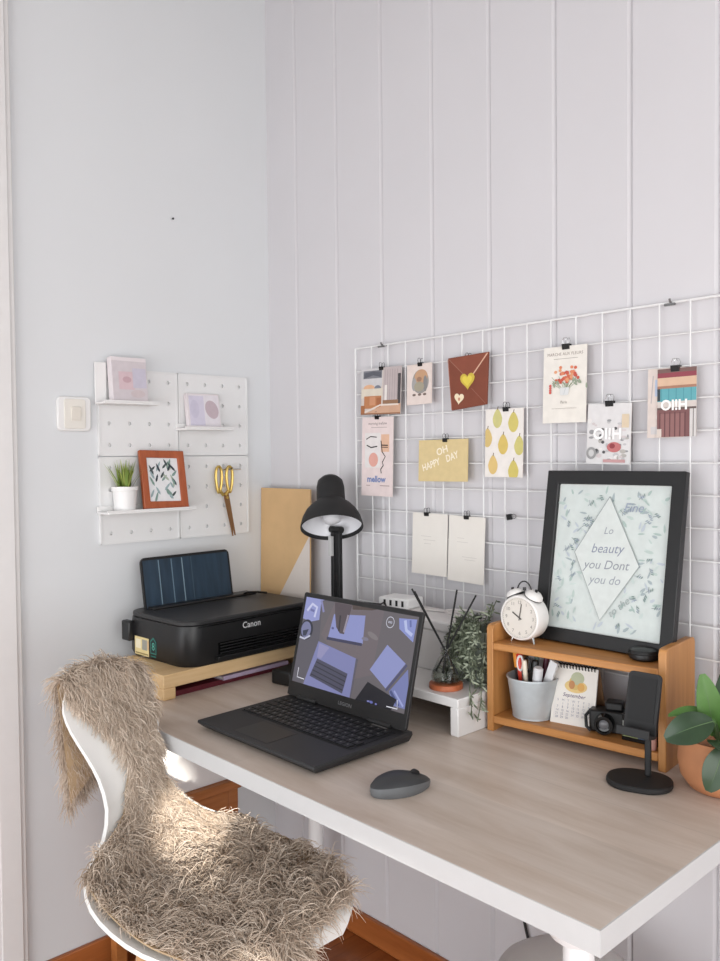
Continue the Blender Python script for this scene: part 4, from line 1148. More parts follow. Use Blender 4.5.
mb = MB(); a = Art(mb, TR((0, -0.0302, 0)) @ FRONT); a.rect(-0.028, 0.010, 0.014, 0.036, (120, 122, 118)); a.rect(-0.028, 0.008, 0.0, 0.013, (120, 130, 80)); a.rect(0.0, 0.008, 0.014, 0.014, (60, 76, 100)); obj('label', mb, None, t)['label'] = 'pale grey printed label'
t = thing('pouch', 'tall black pouch standing at the end of the lower bamboo board', 'pouch', SL(0.293, 0.098, 0.031), SA)
mb = MB(); mb.prism(rrect(0.066, 0.040, 0.012), 0.0, 0.124); obj('body', mb, BLACK_MATT, t, bevel=0.004)
mb = MB(); mb.tube([(-0.02, -0.021, 0.11), (-0.01, -0.024, 0.09), (0.012, -0.024, 0.09), (0.022, -0.021, 0.11)], 0.0025, 8); obj('strap', mb, BLACK, t)
mb = MB(); mb.lathe([(0.006, 0), (0.0075, 0.004), (0.0075, 0.034), (0.005, 0.042), (0.002, 0.043)], 16)
tag(obj('lip_balm', mb, mat('balm_pink', (186, 140, 130), 0.4, var=0.05), loc=SL(0.324, 0.012, 0.031)), 'small pinkish tube standing beside the pouch on the bamboo board', 'tube')

# phone stand on the desk
t = thing('phone_stand', 'black tablet and phone stand with round base before the bamboo shelf', 'phone stand', (1.291, -0.240, DZ), math.radians(20))
mb = MB(); mb.prism(rrect(0.104, 0.086, 0.040, 8), 0, 0.010); obj('base', mb, BLACK_MATT, t, bevel=0.003)
mb = MB(); mb.bx(0.006, 0.016, 0.012, 0.022, 0.010, 0.135); obj('stem', mb, BLACK_MATT, t, bevel=0.002)
PT_ = TR((0.0, 0.004, 0.082)) @ RZ(-16) @ RX(-14)
mb = MB(); mb.prism(rrect(0.055, 0.104, 0.008, 5, cy=0.046), -0.004, 0.004, PT_ @ FRONT); pl = obj('back_plate', mb, BLACK_MATT, t, bevel=0.001)
mb = MB(); mb.M = PT_; mb.bx(-0.0275, 0.0275, -0.026, -0.004, -0.005, 0.001); mb.bx(-0.0275, 0.0275, -0.030, -0.026, -0.005, 0.009); obj('ledge', mb, BLACK_MATT, t, bevel=0.001)
mb = MB(); mb.M = PT_; mb.bx(-0.022, 0.022, -0.0052, -0.0041, 0.02, 0.09); obj('rubber_pad', mb, mat('rubber_pad', (34, 34, 35), 0.8), pl)

# mouse
t = thing('computer_mouse', 'dark grey wireless mouse on the desk beside the laptop', 'mouse', (1.036, -0.535, DZ), math.radians(-15))
def mouse_rows(zs, k0=0.0):
    rows = []
    L, Wd = 0.110, 0.060
    for (zf, wf) in zs:
        ring = []
        for q in range(28):
            u = 2 * PI * q / 28
            y = L / 2 * sin(u) * (wf if True else 1); x = Wd / 2 * cos(u) * (0.92 + 0.10 * cos(u) ** 2) * wf * (1 - 0.12 * max(0, sin(u)))
            hgt = 0.029 * (1 - 0.30 * ((y + 0.012) / (L / 2)) ** 2)
            ring.append((x, y, zf * hgt))
        rows.append(ring)
    return rows
def rings(mb, rows, cap0=True, cap1=True):
    n = len(rows[0]); vs = [p for r in rows for p in r]
    fs = [(i * n + k, i * n + (k + 1) % n, (i + 1) * n + (k + 1) % n, (i + 1) * n + k) for i in range(len(rows) - 1) for k in range(n)]
    if cap0: fs.append(tuple(reversed(range(n))))
    if cap1: fs.append(tuple(range((len(rows) - 1) * n, len(rows) * n)))
    mb.add(vs, fs)
mb = MB(); rings(mb, mouse_rows([(0.0, 0.93), (0.06, 0.97), (0.35, 1.0), (0.62, 0.985)])); obj('side_grip', mb, mat('mouse_side', (96, 98, 100), 0.5, var=0.06), t)
mb = MB(); rings(mb, mouse_rows([(0.622, 0.985), (0.80, 0.90), (0.92, 0.72), (0.98, 0.45), (1.0, 0.15)])); obj('top_shell', mb, mat('mouse_top', (52, 53, 55), 0.45, var=0.06), t)
mb = MB(); mb.lathe([(0.0085, -0.003), (0.0085, 0.003)], 18, c=(0, 0.026, 0.0215), T=RY(90)); obj('scroll_wheel', mb, BLACK, t)

# ------------------------------------------------------------------ laptop (local origin: front-left corner of the base)
t = thing('laptop', 'open black laptop showing a blue desk photo, in the middle of the desk', 'laptop', (0.5405, -0.6015, DZ))
LB = mat('laptop_body', (40, 40, 42), 0.5, var=0.05, bump=0.04, bscale=900)
LW, LD = 0.358, 0.243
mb = MB(); mb.add([(0.008, 0.012, 0.003), (LW - .008, 0.012, 0.003), (LW - .006, LD - .004, 0.003), (0.006, LD - .004, 0.003), (0, 0, 0.013), (LW, 0, 0.013), (LW, LD, 0.017), (0, LD, 0.017), (0.001, 0.001, 0.0185), (LW - .001, .001, 0.0185), (LW - .001, LD - .001, 0.0225), (.001, LD - .001, 0.0225)],
                  [(3, 2, 1, 0), (0, 1, 5, 4), (1, 2, 6, 5), (2, 3, 7, 6), (3, 0, 4, 7), (4, 5, 9, 8), (5, 6, 10, 9), (6, 7, 11, 10), (7, 4, 8, 11), (8, 9, 10, 11)])
obj('base', mb, LB, t, bevel=0.001)
for fx, fy in ((0.03, 0.03), (LW - .03, 0.03), (0.03, LD - .02), (LW - .03, LD - .02)):
    mb = MB(); mb.lathe([(0.006, 0), (0.006, 0.0031)], 12, c=(fx, fy, 0)); obj('rubber_foot', mb, BLACK, t)
DK = Matrix.Rotation(math.atan(0.004 / LD), 4, 'X')
mb = MB(); mb.M = TR((0, 0, 0.0187)) @ DK; mb.bx(0.016, LW - 0.016, 0.096, 0.214, 0.0, 0.0006); obj('key_bed', mb, BLACK, t)
KEY = mat('key_black', (26, 26, 28), 0.5, var=0.08); LEG = mat('key_legend', (120, 120, 118), 0.6)
mb = MB(); mb.M = TR((0, 0, 0.0193)) @ DK
lg = Art(mb, TR((0, 0, 0.0022)), mk=lambda c: LEG)
random.seed(4)
for r in range(6):
    y0 = 0.099 + r * 0.0191
    x = 0.019
    while x < LW - 0.034:
        wk = 0.0162
        if r == 0 and 0.10 < x < 0.11: wk = 0.086
        if x < 0.02 and r in (1, 2, 3): wk = 0.0162 + 0.004 * r
        if x + wk > LW - 0.018: break
        mb.use(KEY); mb.bx(x, x + wk, y0, y0 + 0.0165, 0, 0.002)
        lg.n = 0
        lg.rect(x + wk * .30, y0 + 0.007, x + min(wk * .52, .009), y0 + 0.0105, 0)
        x += wk + 0.0025
obj('keyboard', mb, None, t)
mb = MB(); mb.M = TR((0, 0, 0.0187)) @ DK; mb.bx(0.105, 0.210, 0.014, 0.084, 0.0, 0.0003); obj('touchpad', mb, mat('touchpad', (36, 36, 38), 0.4, var=0.05), t)
mb = MB(); mb.M = TR((0, 0, 0.0187)) @ DK; a = Art(mb, Matrix()); a.rect(LW - 0.085, 0.2165, LW - 0.045, 0.2255, (120, 118, 116)); obj('maker_label', mb, None, t)['label'] = 'small grey printed strip'
# lid
HY, HZ, LL = 0.2245, 0.0255, 0.222
LM = TR((0, HY, HZ)) @ RX(-14)
for x0 in (0.04, LW - 0.10):
    mb = MB(); mb.lathe([(0.006, 0), (0.006, 0.06)], 14, c=(x0, HY + 0.002, 0.0245), T=RY(90)); obj('hinge', mb, BLACK, t)
mb = MB(); mb.M = LM; mb.prism(rrect(LW - .006, LL, 0.006, 4, cx=LW / 2, cy=LL / 2), -0.007, 0.0, FRONT)
lid = obj('lid', mb, LB, t, bevel=0.0008)
SX0, SX1, SY0, SY1 = 0.012, LW - 0.012, 0.030, LL - 0.010
mb = MB(); mb.M = LM; a = Art(mb, TR((0, 0, 0)) @ FRONT)
BZ = mat('bezel_black', (20, 20, 21), 0.4, var=0.05)
for q in ((0.004, 0.001, LW - .004, SY0), (0.004, SY1, LW - .004, LL - .002), (0.004, SY0, SX0, SY1), (SX1, SY0, LW - .004, SY1)):
    a.n = 0; a.rect(*q, BZ)
obj('bezel', mb, None, lid)
mb = MB(); mb.M = LM; a = Art(mb, TR((0, -0.0002, 0)) @ FRONT, mk=lambda c: mat('logo_grey', (96, 96, 98), 0.4)); a.text('LEGION', LW / 2 + .006, 0.0145, 0.0095, 0, sx=1.2, bold=.02); obj('logo', mb, None, lid)
# the picture on the screen
mb = MB(); mb.M = LM
a = Art(mb, TR((SX0, -0.0001, SY0)) @ FRONT, eps=0.00002, mk=lambda c: glow(tuple(int(0.22 * (sum(c) / 3) + 0.78 * q) for q in c), 0.9))
sw_, sh_ = SX1 - SX0, SY1 - SY0
def P(*pts): return [(u * sw_, v * sh_) for u, v in pts]
def cl(pts): return [(min(max(x, 0), sw_), min(max(y, 0), sh_)) for x, y in pts]
a.rect(0, 0, sw_, sh_, (104, 98, 104))
a.poly(P((0, 0), (.1, 0), (.2, .45), (.16, .98), (.28, 1), (0, 1)), (92, 88, 100)); a.poly(P((.55, .2), (.7, .3), (.72, 1), (.28, 1), (.2, .6)), (112, 100, 106)); a.poly(P((.45, .95), (.62, .98), (.66, 1), (.44, 1)), (84, 70, 66))
a.poly(P((0, .74), (.08, .72), (.16, .76), (.15, .98), (.18, 1), (0, 1)), (142, 148, 214)); a.line(P((.03, .84), (.07, .93), (.12, .9), (.11, .78)), .006, (196, 200, 238)); a.line(P((.06, .86), (.10, .85)), .005, (104, 108, 170)); a.line(P((.15, .99), (.19, .86)), .006, (132, 132, 186))
a.ell(.055 * sw_, .62 * sh_, .062 * sw_, .12 * sh_, (46, 48, 66)); a.ell(.05 * sw_, .62 * sh_, .048 * sw_, .095 * sh_, (118, 122, 166)); a.poly(P((.02, .60), (.075, .63), (.06, .55), (.03, .54)), (52, 60, 82)); a.line(P((0, .52), (.05, .51), (.10, .56)), .004, (190, 194, 220))
a.poly(P((.29, .86), (.57, .91), (.585, .60), (.27, .58)), (134, 142, 208)); a.line(P((.26, .575), (.58, .59)), .006, (60, 60, 92)); a.poly(P((.28, .995), (.44, .995), (.43, .86), (.41, .66), (.37, .66), (.33, .72), (.30, .86)), (88, 76, 84)); a.line(P((.42, .88), (.405, .68)), .005, (150, 140, 160)); a.line(P((.35, .86), (.36, .68)), .005, (58, 52, 62)); a.ell(.30 * sw_, .70 * sh_, .012 * sw_, .014 * sh_, (86, 90, 146))
a.poly(P((.19, .52), (.55, .43), (.55, 0), (.115, 0), (.12, .04)), (122, 126, 184)); a.poly(P((.205, .325), (.5, .245), (.48, .02), (.16, .11)), (74, 74, 98))
for k in range(4): a.line(P((.20 - .01 * k, .285 - .05 * k), (.495 - .004 * k, .205 - .05 * k)), .0022, (46, 46, 62))
a.poly(P((.2, .5), (.3, .475), (.24, .33), (.2, .34)), (142, 140, 190)); a.poly(P((.55, .43), (.57, .425), (.56, .0), (.55, .0)), (92, 88, 104))
a.ell(.66 * sw_, .71 * sh_, .05 * sw_, .03 * sh_, (128, 118, 122), rot=-.3); a.ell(.60 * sw_, .66 * sh_, .03 * sw_, .02 * sh_, (124, 118, 140))
a.poly(P((.79, .65), (.955, .5), (.83, .2), (.68, .35)), (136, 144, 206)); a.line(P((.965, .49), (.835, .18)), .005, (76, 78, 118)); a.poly(P((.98, .45), (1, .3), (1, .05), (.91, .05), (.86, .18)), (112, 122, 186)); a.line(P((.87, .19), (.95, .06)), .006, (72, 82, 140)); a.line(P((.90, .2), (.985, .07)), .004, (150, 160, 222))
a.poly(P((.85, .95), (.99, .97), (.985, .73), (.93, .78), (.865, .84)), (130, 142, 214)); a.line(P((.90, .94), (.92, .84), (.97, .80)), .007, (176, 188, 238)); a.line(P((.94, .95), (.95, .88)), .005, (98, 110, 180))
a.poly(P((.68, .22), (.93, .12), (.90, 0), (.60, 0)), (30, 30, 40))
for r_ in (.030, ):
    pts = [(.785 * sw_ + .0105 * cos(u), .89 * sh_ + .0105 * sin(u)) for u in [2 * PI * k / 24 for k in range(25)]]; a.line(pts, .0013, (206, 208, 226))
a.rect(.77 * sw_, .88 * sh_, .80 * sw_, .90 * sh_, (190, 192, 214)); a.rect(.776 * sw_, .885 * sh_, .784 * sw_, .895 * sh_, (90, 88, 100)); a.rect(.788 * sw_, .885 * sh_, .796 * sw_, .895 * sh_, (90, 88, 100))
a.line(P((.045, .17), (.045, .06), (.115, .055)), .0018, (226, 228, 240)); a.line(P((.86, .025), (.945, .03), (.935, .12)), .0018, (226, 228, 240))
a.ell(.735 * sw_, .022 * sh_, .014 * sw_, .014 * sh_, (96, 104, 190)); a.ell(.775 * sw_, .016 * sh_, .008 * sw_, .01 * sh_, (110, 116, 200)); a.line(P((.70, .02), (.72, .025)), .003, (120, 124, 200))
obj('screen', mb, None, lid)

# ------------------------------------------------------------------ terracotta pot plant at the desk end
t = thing('potted_plant', 'broad-leaved green plant in a round terracotta pot at the desk end', 'plant', (1.393, -0.165, DZ))
TCm = mat('terracotta', (184, 126, 88), 0.7, var=0.10, vscale=18, bump=0.1, bscale=120)
mb = MB(); mb.lathe([(0.042, 0.0), (0.050, 0.004), (0.063, 0.022), (0.0675, 0.045), (0.0655, 0.066), (0.064, 0.080), (0.066, 0.086), (0.060, 0.086), (0.058, 0.076)], 40); obj('pot', mb, TCm, t)
mb = MB(); mb.lathe([(0.002, 0.074), (0.059, 0.074)], 24, cap0=False, cap1=False); obj('soil', mb, mat('soil', (70, 56, 42), 0.9), t)
def leaf_mesh(base, tip, nrm, wd, cup=0.15, fold=0.12, droop=0.1):
    base, tip, nrm = Vector(base), Vector(tip), Vector(nrm)
    d = tip - base; L = d.length; d.normalize(); s_ = d.cross(nrm).normalized(); nn = s_.cross(d).normalized()
    rows = []
    for i in range(13):
        u = i / 12
        wu = wd * (sin(PI * min(1, u * 0.94 + 0.03)) ** 0.62) * (1 - 0.12 * u)
        c = base + d * (L * u) + nn * (L * (cup * sin(PI * u) - droop * u * u))
        rows.append([c + s_ * (wu * v) + nn * (abs(v) * fold * wu - (0.02 * wu if abs(v) < .1 else 0) + 0.03 * wd * sin(9 * u) * abs(v)) for v in (-1, -.75, -.4, -.08, 0.08, .4, .75, 1)])
    return rows
LFD = mat('leaf_dark_green', (46, 66, 44), 0.32, var=0.25, vscale=22, bump=0.1, bscale=60)
LFB = mat('leaf_bright_green', (80, 118, 56), 0.38, var=0.2, vscale=20)
MID = mat('leaf_midrib', (84, 108, 70), 0.5)
leaves = [((1.389, -0.185, 0.090), (1.378, -0.204, 0.190), (0.62, -0.74, 0.25), 0.021, LFB, .05, .12, .0),
          ((1.397, -0.165, 0.090), (1.397, -0.168, 0.190), (0.70, -0.55, 0.2), 0.026, LFD, .05, .15, .0),
          ((1.396, -0.195, 0.112), (1.335, -0.228, 0.124), (0.20, -0.20, 0.95), 0.018, LFB, .08, .55, .1),
          ((1.400, -0.215, 0.122), (1.346, -0.262, 0.095), (0.50, -0.66, 0.56), 0.026, LFD, .10, .08, .12),
          ((1.424, -0.232, 0.092), (1.412, -0.258, 0.028), (0.56, -0.80, 0.22), 0.022, LFD, .08, .1, .0),
          ((1.420, -0.170, 0.085), (1.478, -0.225, 0.150), (0.2, -0.5, 0.9), 0.030, LFD, .1, .1, .15),
          ((1.410, -0.150, 0.085), (1.450, -0.090, 0.170), (0.0, -0.4, 0.9), 0.028, LFD, .1, .1, .15),
          ((1.405, -0.205, 0.088), (1.450, -0.262, 0.105), (0.3, -0.5, 0.9), 0.026, LFD, .1, .1, .2)]
for (b_, t_, n_, w_, m_, cup, fold, dr) in leaves:
    off = Vector((1.393, -0.165, 0.0))
    b2, t2 = Vector(b_) - off, Vector(t_) - off
    mb = MB(); mb.use(m_); rows = leaf_mesh(b2, t2, n_, w_, cup, fold, dr); mb.grid(rows, 0.0008)
    mb.use(MID); mb.tube([(r[3] + r[4]) / 2 for r in rows], [0.0010 - 0.0007 * i / 12 for i in range(13)], 6)
    mb.tube([Vector((0.012 * (b2.x), 0.3 * b2.y, 0.07)), b2.lerp(Vector((0, 0, 0.07)), .4), b2], 0.0022, 6)
    obj('leaf', mb, None, t)

# ------------------------------------------------------------------ under the desk
t = thing('stool', 'low orange-brown wooden stool under the desk carrying the white bin', 'stool', (0.150, -0.430, 0))
ST = wood_mat('stool_wood', (150, 90, 44), (184, 118, 64), 'y', 12, 0.45)
mb = MB(); mb.bx(-0.12, 0.125, -0.13, 0.12, 0.455, 0.478); obj('seat', mb, ST, t, bevel=0.003)
for sx in (-1, 1):
    for sy in (-1, 1):
        mb = MB(); mb.bx(sx * 0.1 - .015, sx * 0.1 + .015, sy * 0.10 - .015, sy * 0.10 + .015, 0, 0.4548); obj('leg', mb, ST, t, bevel=0.002)
mb = MB(); mb.bx(0.106, 0.116, -0.0845, 0.0845, 0.40, 0.4548); obj('apron', mb, ST, t)
t = thing('storage_bin', 'white plastic storage bin on the stool under the desk', 'bin', (0.148, -0.433, 0.478))
mb = MB(); mb.prism(rrect(0.22, 0.23, 0.025), 0, 0.165); obj('tub', mb, WHITE_PLASTIC, t, bevel=0.003)
mb = MB(); mb.prism(rrect(0.232, 0.242, 0.027), 0.1652, 0.182); obj('lid', mb, WHITE_PLASTIC, t, bevel=0.003)

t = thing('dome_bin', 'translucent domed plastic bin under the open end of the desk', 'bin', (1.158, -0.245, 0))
FROST = mat('frosted_plastic', (222, 217, 214), 0.3, var=0.03)
bsdf = FROST.node_tree.nodes['Principled BSDF']; bsdf.inputs['Transmission Weight'].default_value = 0.4
mb = MB(); mb.lathe([(0.12, 0), (0.13, 0.004), (0.140, 0.27), (0.137, 0.27), (0.127, 0.006), (0.002, 0.004)], 48); obj('tub', mb, FROST, t)
mb = MB(); mb.lathe([(0.145, 0.266), (0.147, 0.280), (0.141, 0.320), (0.120, 0.357), (0.083, 0.382), (0.04, 0.393), (0.004, 0.395)], 48, cap0=False); obj('dome_lid', mb, FROST, t)
mb = MB(); mb.lathe([(0.012, -0.004), (0.013, 0.006), (0.010, 0.010), (0.002, 0.011)], 24, c=(0.052, -0.078, 0.374), T=RZ(-57) @ RY(42)); obj('reflection_disc', mb, WHITE_PLASTIC, t)  # white disc modelled in place of a reflection on the dome

mb = MB(); mb.tube([(0.883, -0.010, 0.69), (0.885, -0.006, 0.45), (0.893, -0.006, 0.26), (0.915, -0.008, 0.19), (0.93, -0.018, 0.10), (0.935, -0.03, 0.004), (1.0, -0.06, 0.004)], 0.0032, 8)
tag(obj('power_cable', mb, BLACK), 'black cable running down the panelled wall under the desk', 'cable')

# ------------------------------------------------------------------ chair
CO = Vector((0.603, -0.741, 0.0)); CR = math.radians(1.6)
t = thing('chair', 'white moulded shell chair draped with a sheepskin at the desk', 'chair', CO, CR)
# stations front -> top : x, z, half width, edge dx, edge dz
ST_ = [(0.396, 0.518, 0.100, 0, 0.0), (0.388, 0.540, 0.130, 0, 0.002), (0.352, 0.551, 0.160, 0, 0.004), (0.28, 0.546, 0.182, 0, 0.010), (0.20, 0.537, 0.188, 0, 0.020), (0.12, 0.532, 0.180, 0, 0.028),
       (0.06, 0.538, 0.160, 0.0, 0.034), (0.02, 0.558, 0.132, 0.012, 0.034), (-0.015, 0.592, 0.100, 0.026, 0.018), (-0.050, 0.635, 0.072, 0.022, 0.008), (-0.080, 0.680, 0.066, 0.012, 0.004), (-0.105, 0.722, 0.076, 0.010, 0.0), (-0.130, 0.762, 0.090, 0.008, 0.0), (-0.150, 0.797, 0.094, 0.004, 0.0), (-0.166, 0.826, 0.080, 0.0, 0.0), (-0.174, 0.843, 0.055, 0, -0.002), (-0.177, 0.850, 0.030, 0, -0.002)]
def station(v):
    v = min(max(v, 0), len(ST_) - 1.0001)
    i = int(v); f = v - i
    g = lambda k: ST_[min(max(k, 0), len(ST_) - 1)]
    a0, a1, a2, a3 = g(i - 1), g(i), g(i + 1), g(i + 2)
    return [0.5 * (2 * p1 + (p2 - p0) * f + (2 * p0 - 5 * p1 + 4 * p2 - p3) * f * f + (3 * p1 - p0 - 3 * p2 + p3) * f ** 3) for p0, p1, p2, p3 in zip(a0, a1, a2, a3)]
def shell(u, v, off=0.0):
    x, z, w, ex, ez = station(v)
    e = abs(u) ** 2.6
    p = Vector((x + ex * e, w * u, z + ez * e))
    if off:
        du = shell(min(u + .02, 1), v) - shell(max(u - .02, -1), v); dv = shell(u, v + .05) - shell(u, v - .05)
        nn = du.cross(dv).normalized()
        # from front to top: du=+y, dv=-x,+z -> normal up/forward
        if (v <= 8.5 and nn.z < 0) or (v > 8.5 and nn.x < 0): nn = -nn
        p = p + nn * off
    return p
SHELL = mat('chair_white', (232, 231, 228), 0.3, var=0.01)
mb = MB()
rows = [[shell(u / 14, i * 0.5) for u in range(-14, 15)] for i in range(0, 2 * (len(ST_) - 1) + 1)]
mb.grid(rows, 0.007)
obj('seat_shell', mb, SHELL, t, smooth=60)
mb = MB(); mb.bx(0.125, 0.315, -0.02, 0.02, 0.505, 0.520); mb.bx(0.125, 0.155, -0.10, 0.10, 0.500, 0.516); mb.bx(0.285, 0.315, -0.10, 0.10, 0.500, 0.516); obj('under_frame', mb, STEEL_DARK, t)
CLW = wood_mat('chair_leg_wood', (178, 132, 86), (204, 160, 112), 'z', 14, 0.45)
for sx, x0 in ((-1, 0.14), (1, 0.30)):
    for sy in (-1, 1):
        mb = MB(); mb.tube([(x0 + sx * 0.05, sy * 0.17, 0), (x0 + sx * 0.02, sy * 0.13, 0.24), (x0, sy * 0.085, 0.510)], [0.011, 0.014, 0.016], 14); obj('leg', mb, CLW, t)

# sheepskin throw: hide surface + pile of wool strands
t = thing('sheepskin_throw', 'shaggy beige sheepskin draped over the back and seat of the white chair', 'sheepskin throw', CO, CR)
def smooth01(x): x = min(max(x, 0), 1); return x * x * (3 - 2 * x)
LOHI = [(1.0, -1.05, 0.1), (1.5, -1.02, 0.9), (2.2, -0.97, 0.98), (4.5, -0.93, 1.0), (6.5, -1.04, 1.04), (7.8, -1.04, 1.0), (9.0, -0.45, 0.95), (10.2, -0.02, 0.92), (11.6, -0.30, 0.86), (12.6, -0.66, 0.90), (13.7, -1.0, 0.96), (16, -1.0, 0.96)]
V1 = 14.0
def lohi(v):
    for (v0, a0, b0), (v1, a1, b1) in zip(LOHI, LOHI[1:]):
        if v <= v1:
            k = smooth01((v - v0) / (v1 - v0))
            return a0 + (a1 - a0) * k, b0 + (b1 - b0) * k
    return -1.0, 1.0
def on_shell(u, v):
    lo, hi = lohi(v)
    uu = lo + (hi - lo) * (u + 1) / 2
    cl_ = min(max(uu, -1), 1)
    p = shell(cl_, v, 0.012)
    if abs(uu) > 1:
        p = p + Vector((0, (uu - cl_) * 0.2, -abs(uu - cl_) * 0.12))
    k = smooth01((v - 12.2) / 1.8)
    p.z += k * 0.023 * (1 - u * u)
    return p
def hide(u, v):
    """u in [-1,1] across, v along: v<1 hangs over the front, up to V1 lies on the shell, beyond hangs behind"""
    if v < 1.0:
        k = 1.0 - v
        e = on_shell(u, 1.0)
        return Vector((e.x + 0.010 * min(k, 1) + 0.004 * k, e.y, e.z - 0.050 * k))
    if v <= V1:
        return on_shell(u, v)
    k = v - V1
    e = on_shell(u, V1)
    if k < 1.0:
        an = PI * k
        return Vector((e.x - 0.016 * (1 - cos(an)), e.y - 0.006 * k, e.z + 0.014 * sin(an)))
    d = k - 1
    return Vector((e.x - 0.032 + 0.001 * d, e.y - 0.004 + 0.004 * d, e.z - 0.026 * (1 - u * u) * min(d, 1) - 0.047 * (1 - .38 * (u + 1)) * d))
HMAT = mat('hide_suede', (172, 148, 118), 0.85, var=0.06, vscale=20, bump=0.1)
NV, NU = 74, 22
V0, V1e = -1.4, 19.8
rows = [[hide(-1 + 2 * j / NU, V0 + (V1e - V0) * i / NV) for j in range(NU + 1)] for i in range(NV + 1)]
mb = MB(); mb.grid(rows, 0.0025); obj('hide', mb, HMAT, t, smooth=60)

WOOL = bpy.data.materials.new('wool')
WOOL.use_nodes = True
nt = WOOL.node_tree; b = nt.nodes['Principled BSDF']; b.inputs['Roughness'].default_value = 0.75; b.inputs['Specular IOR Level'].default_value = 0.25
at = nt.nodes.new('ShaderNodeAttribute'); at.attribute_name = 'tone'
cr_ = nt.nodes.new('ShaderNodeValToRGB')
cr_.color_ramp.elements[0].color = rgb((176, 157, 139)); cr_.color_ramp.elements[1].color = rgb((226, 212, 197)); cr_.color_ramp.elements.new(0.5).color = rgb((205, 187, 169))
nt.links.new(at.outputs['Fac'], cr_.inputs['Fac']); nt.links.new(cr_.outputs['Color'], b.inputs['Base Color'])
random.seed(33)
vv = []; ff = []; tone = []
NS = 42000
def flow(u, v):
    return None
clump = {}
for s_ in range(NS):
    u = random.uniform(-1, 1); v = random.uniform(V0, V1e)
    p = hide(u, v)
    du = hide(min(u + .03, 1), v) - hide(max(u - .03, -1), v); dv = hide(u, min(v + .1, V1e)) - hide(u, max(v - .1, V0))
    if du.length < 1e-6 or dv.length < 1e-6: continue
    nn = du.cross(dv).normalized(); du.normalize(); dv.normalize()
    # outward normal
    if v > V1 + .8:
        if nn.x > 0: nn = -nn
    elif v > V1:
        if nn.z < 0: nn = -nn
    elif v < 1:
        if nn.x < 0: nn = -nn
    else:
        if (nn.z < 0 and v < 8.5) or (nn.x < 0 and v >= 8.5): nn = -nn
    ck = (int((u + 1) * 7), int(v * 2.4))
    if ck not in clump:
        clump[ck] = (random.gauss(0, .55), random.gauss(0, .45), random.uniform(-.25, .25))
    cu_, cv_, ct = clump[ck]
    # lie direction: on the back the wool falls down, on the seat it flows to the front
    lie = (-dv * (0.9 + cv_) + du * cu_)
    if v > V1 + .5: lie = dv * 0.9 + du * cu_ * .5
    lie += Vector((random.gauss(0, .3), random.gauss(0, .3), random.gauss(0, .3)))
    lie.normalize()
    L = random.uniform(0.028, 0.048)
    if v < 1 or abs(u) > .93: L *= 1.1
    if v > 8: L *= .85
    edge = max(0.0, (abs(u) - .7) / .3)
    if 3 < v < V1: L *= 1 - .45 * edge; cu_ = -0.5 * math.copysign(edge, u) + cu_ * (1 - edge)
    lift = random.uniform(0.25, 0.75) if v < 8 else random.uniform(.22, .55)
    r0 = random.uniform(0.0006, 0.0011)
    n_ = 5
    q0 = p + nn * 0.002
    pts = []
    wob = random.uniform(0, 6.28); wa = random.uniform(.0015, .0045)
    sd = nn.cross(lie).normalized()
    for k in range(n_):
        f_ = k / (n_ - 1)
        pts.append(q0 + lie * (L * f_) + nn * (L * lift * sin(f_ * 2.4) * .62) + sd * (wa * sin(wob + 4.5 * f_)) + Vector((0, 0, -0.010 * f_ * f_)))
    o_ = len(vv)
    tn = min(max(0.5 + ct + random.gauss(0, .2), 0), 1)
    for k in range(n_):
        tdir = (pts[min(k + 1, n_ - 1)] - pts[max(k - 1, 0)]).normalized()
        a1 = tdir.cross(nn).normalized(); a2 = tdir.cross(a1)
        rr = r0 * (1 - 0.75 * (k / (n_ - 1)) ** 2)
        for q in range(3):
            an = 2.094 * q
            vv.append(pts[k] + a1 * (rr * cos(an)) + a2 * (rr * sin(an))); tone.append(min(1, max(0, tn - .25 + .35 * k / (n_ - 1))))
    for k in range(n_ - 1):
        for q in range(3):
            q2 = (q + 1) % 3
            ff.append((o_ + k * 3 + q, o_ + k * 3 + q2, o_ + (k + 1) * 3 + q2, o_ + (k + 1) * 3 + q))
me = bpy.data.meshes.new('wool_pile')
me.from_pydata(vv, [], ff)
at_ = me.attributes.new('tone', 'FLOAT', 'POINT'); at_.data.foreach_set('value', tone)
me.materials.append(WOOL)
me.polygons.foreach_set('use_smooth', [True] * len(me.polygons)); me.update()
wp = bpy.data.objects.new('wool_pile', me); COL.objects.link(wp); wp.parent = t; wp['kind'] = 'stuff'

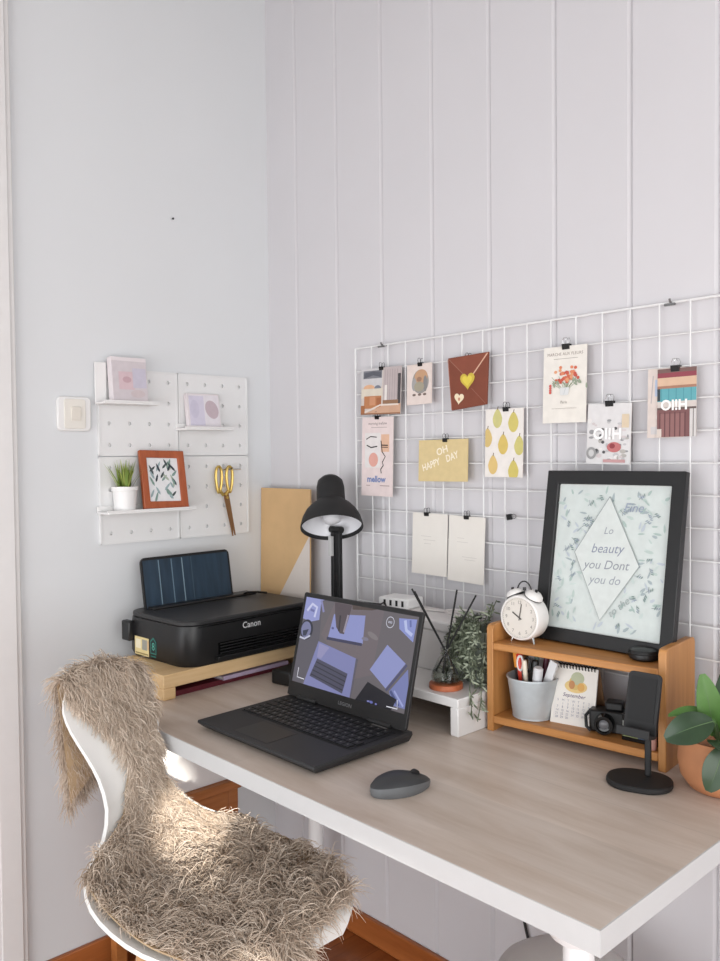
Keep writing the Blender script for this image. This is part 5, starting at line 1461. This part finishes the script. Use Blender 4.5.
# ------------------------------------------------------------------ light
w = bpy.data.worlds.new('world'); SC.world = w; w.use_nodes = True
bg = w.node_tree.nodes['Background']; bg.inputs['Color'].default_value = (0.93, 0.96, 1.0, 1); bg.inputs['Strength'].default_value = 0.62
def area(name, loc, target, sx, sy, power, col=(1, 1, 1)):
    l = bpy.data.lights.new(name, 'AREA'); l.shape = 'RECTANGLE'; l.size = sx; l.size_y = sy; l.energy = power; l.color = col
    o = bpy.data.objects.new(name, l); COL.objects.link(o); o.location = loc
    d = Vector(target) - Vector(loc); o.rotation_euler = d.to_track_quat('-Z', 'Y').to_euler()
    return o
area('assumed_window_light', (3.3, -1.55, 1.15), (0.5, -0.5, 0.75), 1.7, 1.9, 38, (1.0, 0.99, 0.975))  # area lamp standing in for an unseen window assumed on the right
area('fill_light', (1.4, -3.1, 0.85), (0.7, 0, 0.45), 2.6, 1.5, 47, (0.97, 0.985, 1.0))  # added fill behind the camera, lifts the lower walls and under-desk shade
def patch_spot(name, loc, target, ang, power, soft=0.02):
    l = bpy.data.lights.new(name, 'SPOT'); l.spot_size = math.radians(ang); l.spot_blend = 0.35; l.energy = power; l.shadow_soft_size = soft; l.color = (1.0, 0.95, 0.86)
    o = bpy.data.objects.new(name, l); COL.objects.link(o); o.location = loc
    d = Vector(target) - Vector(loc); o.rotation_euler = d.to_track_quat('-Z', 'Y').to_euler()
patch_spot('added_sun_patch_spot', (3.2, -1.75, 1.25), (0.66, -0.69, 0.60), 3.0, 600)  # narrow spot lamp added to throw a sun patch on the seat rear
patch_spot('added_sun_patch_spot', (3.2, -1.75, 1.25), (1.03, -0.83, 0.52), 2.6, 600)  # added spot lamp for the lit patch on the throw's front overhang
patch_spot('added_sun_patch_spot', (3.2, -1.05, 0.80), (0.27, -0.52, 0.605), 2.0, 700)  # added low spot lamp, lights the bin under the desk like sun

vs_ = SC.view_settings
vs_.view_transform = 'Standard'; vs_.look = 'None'; vs_.exposure = 0.07; vs_.gamma = 1.0
try: vs_.use_curve_mapping = False
except Exception: pass
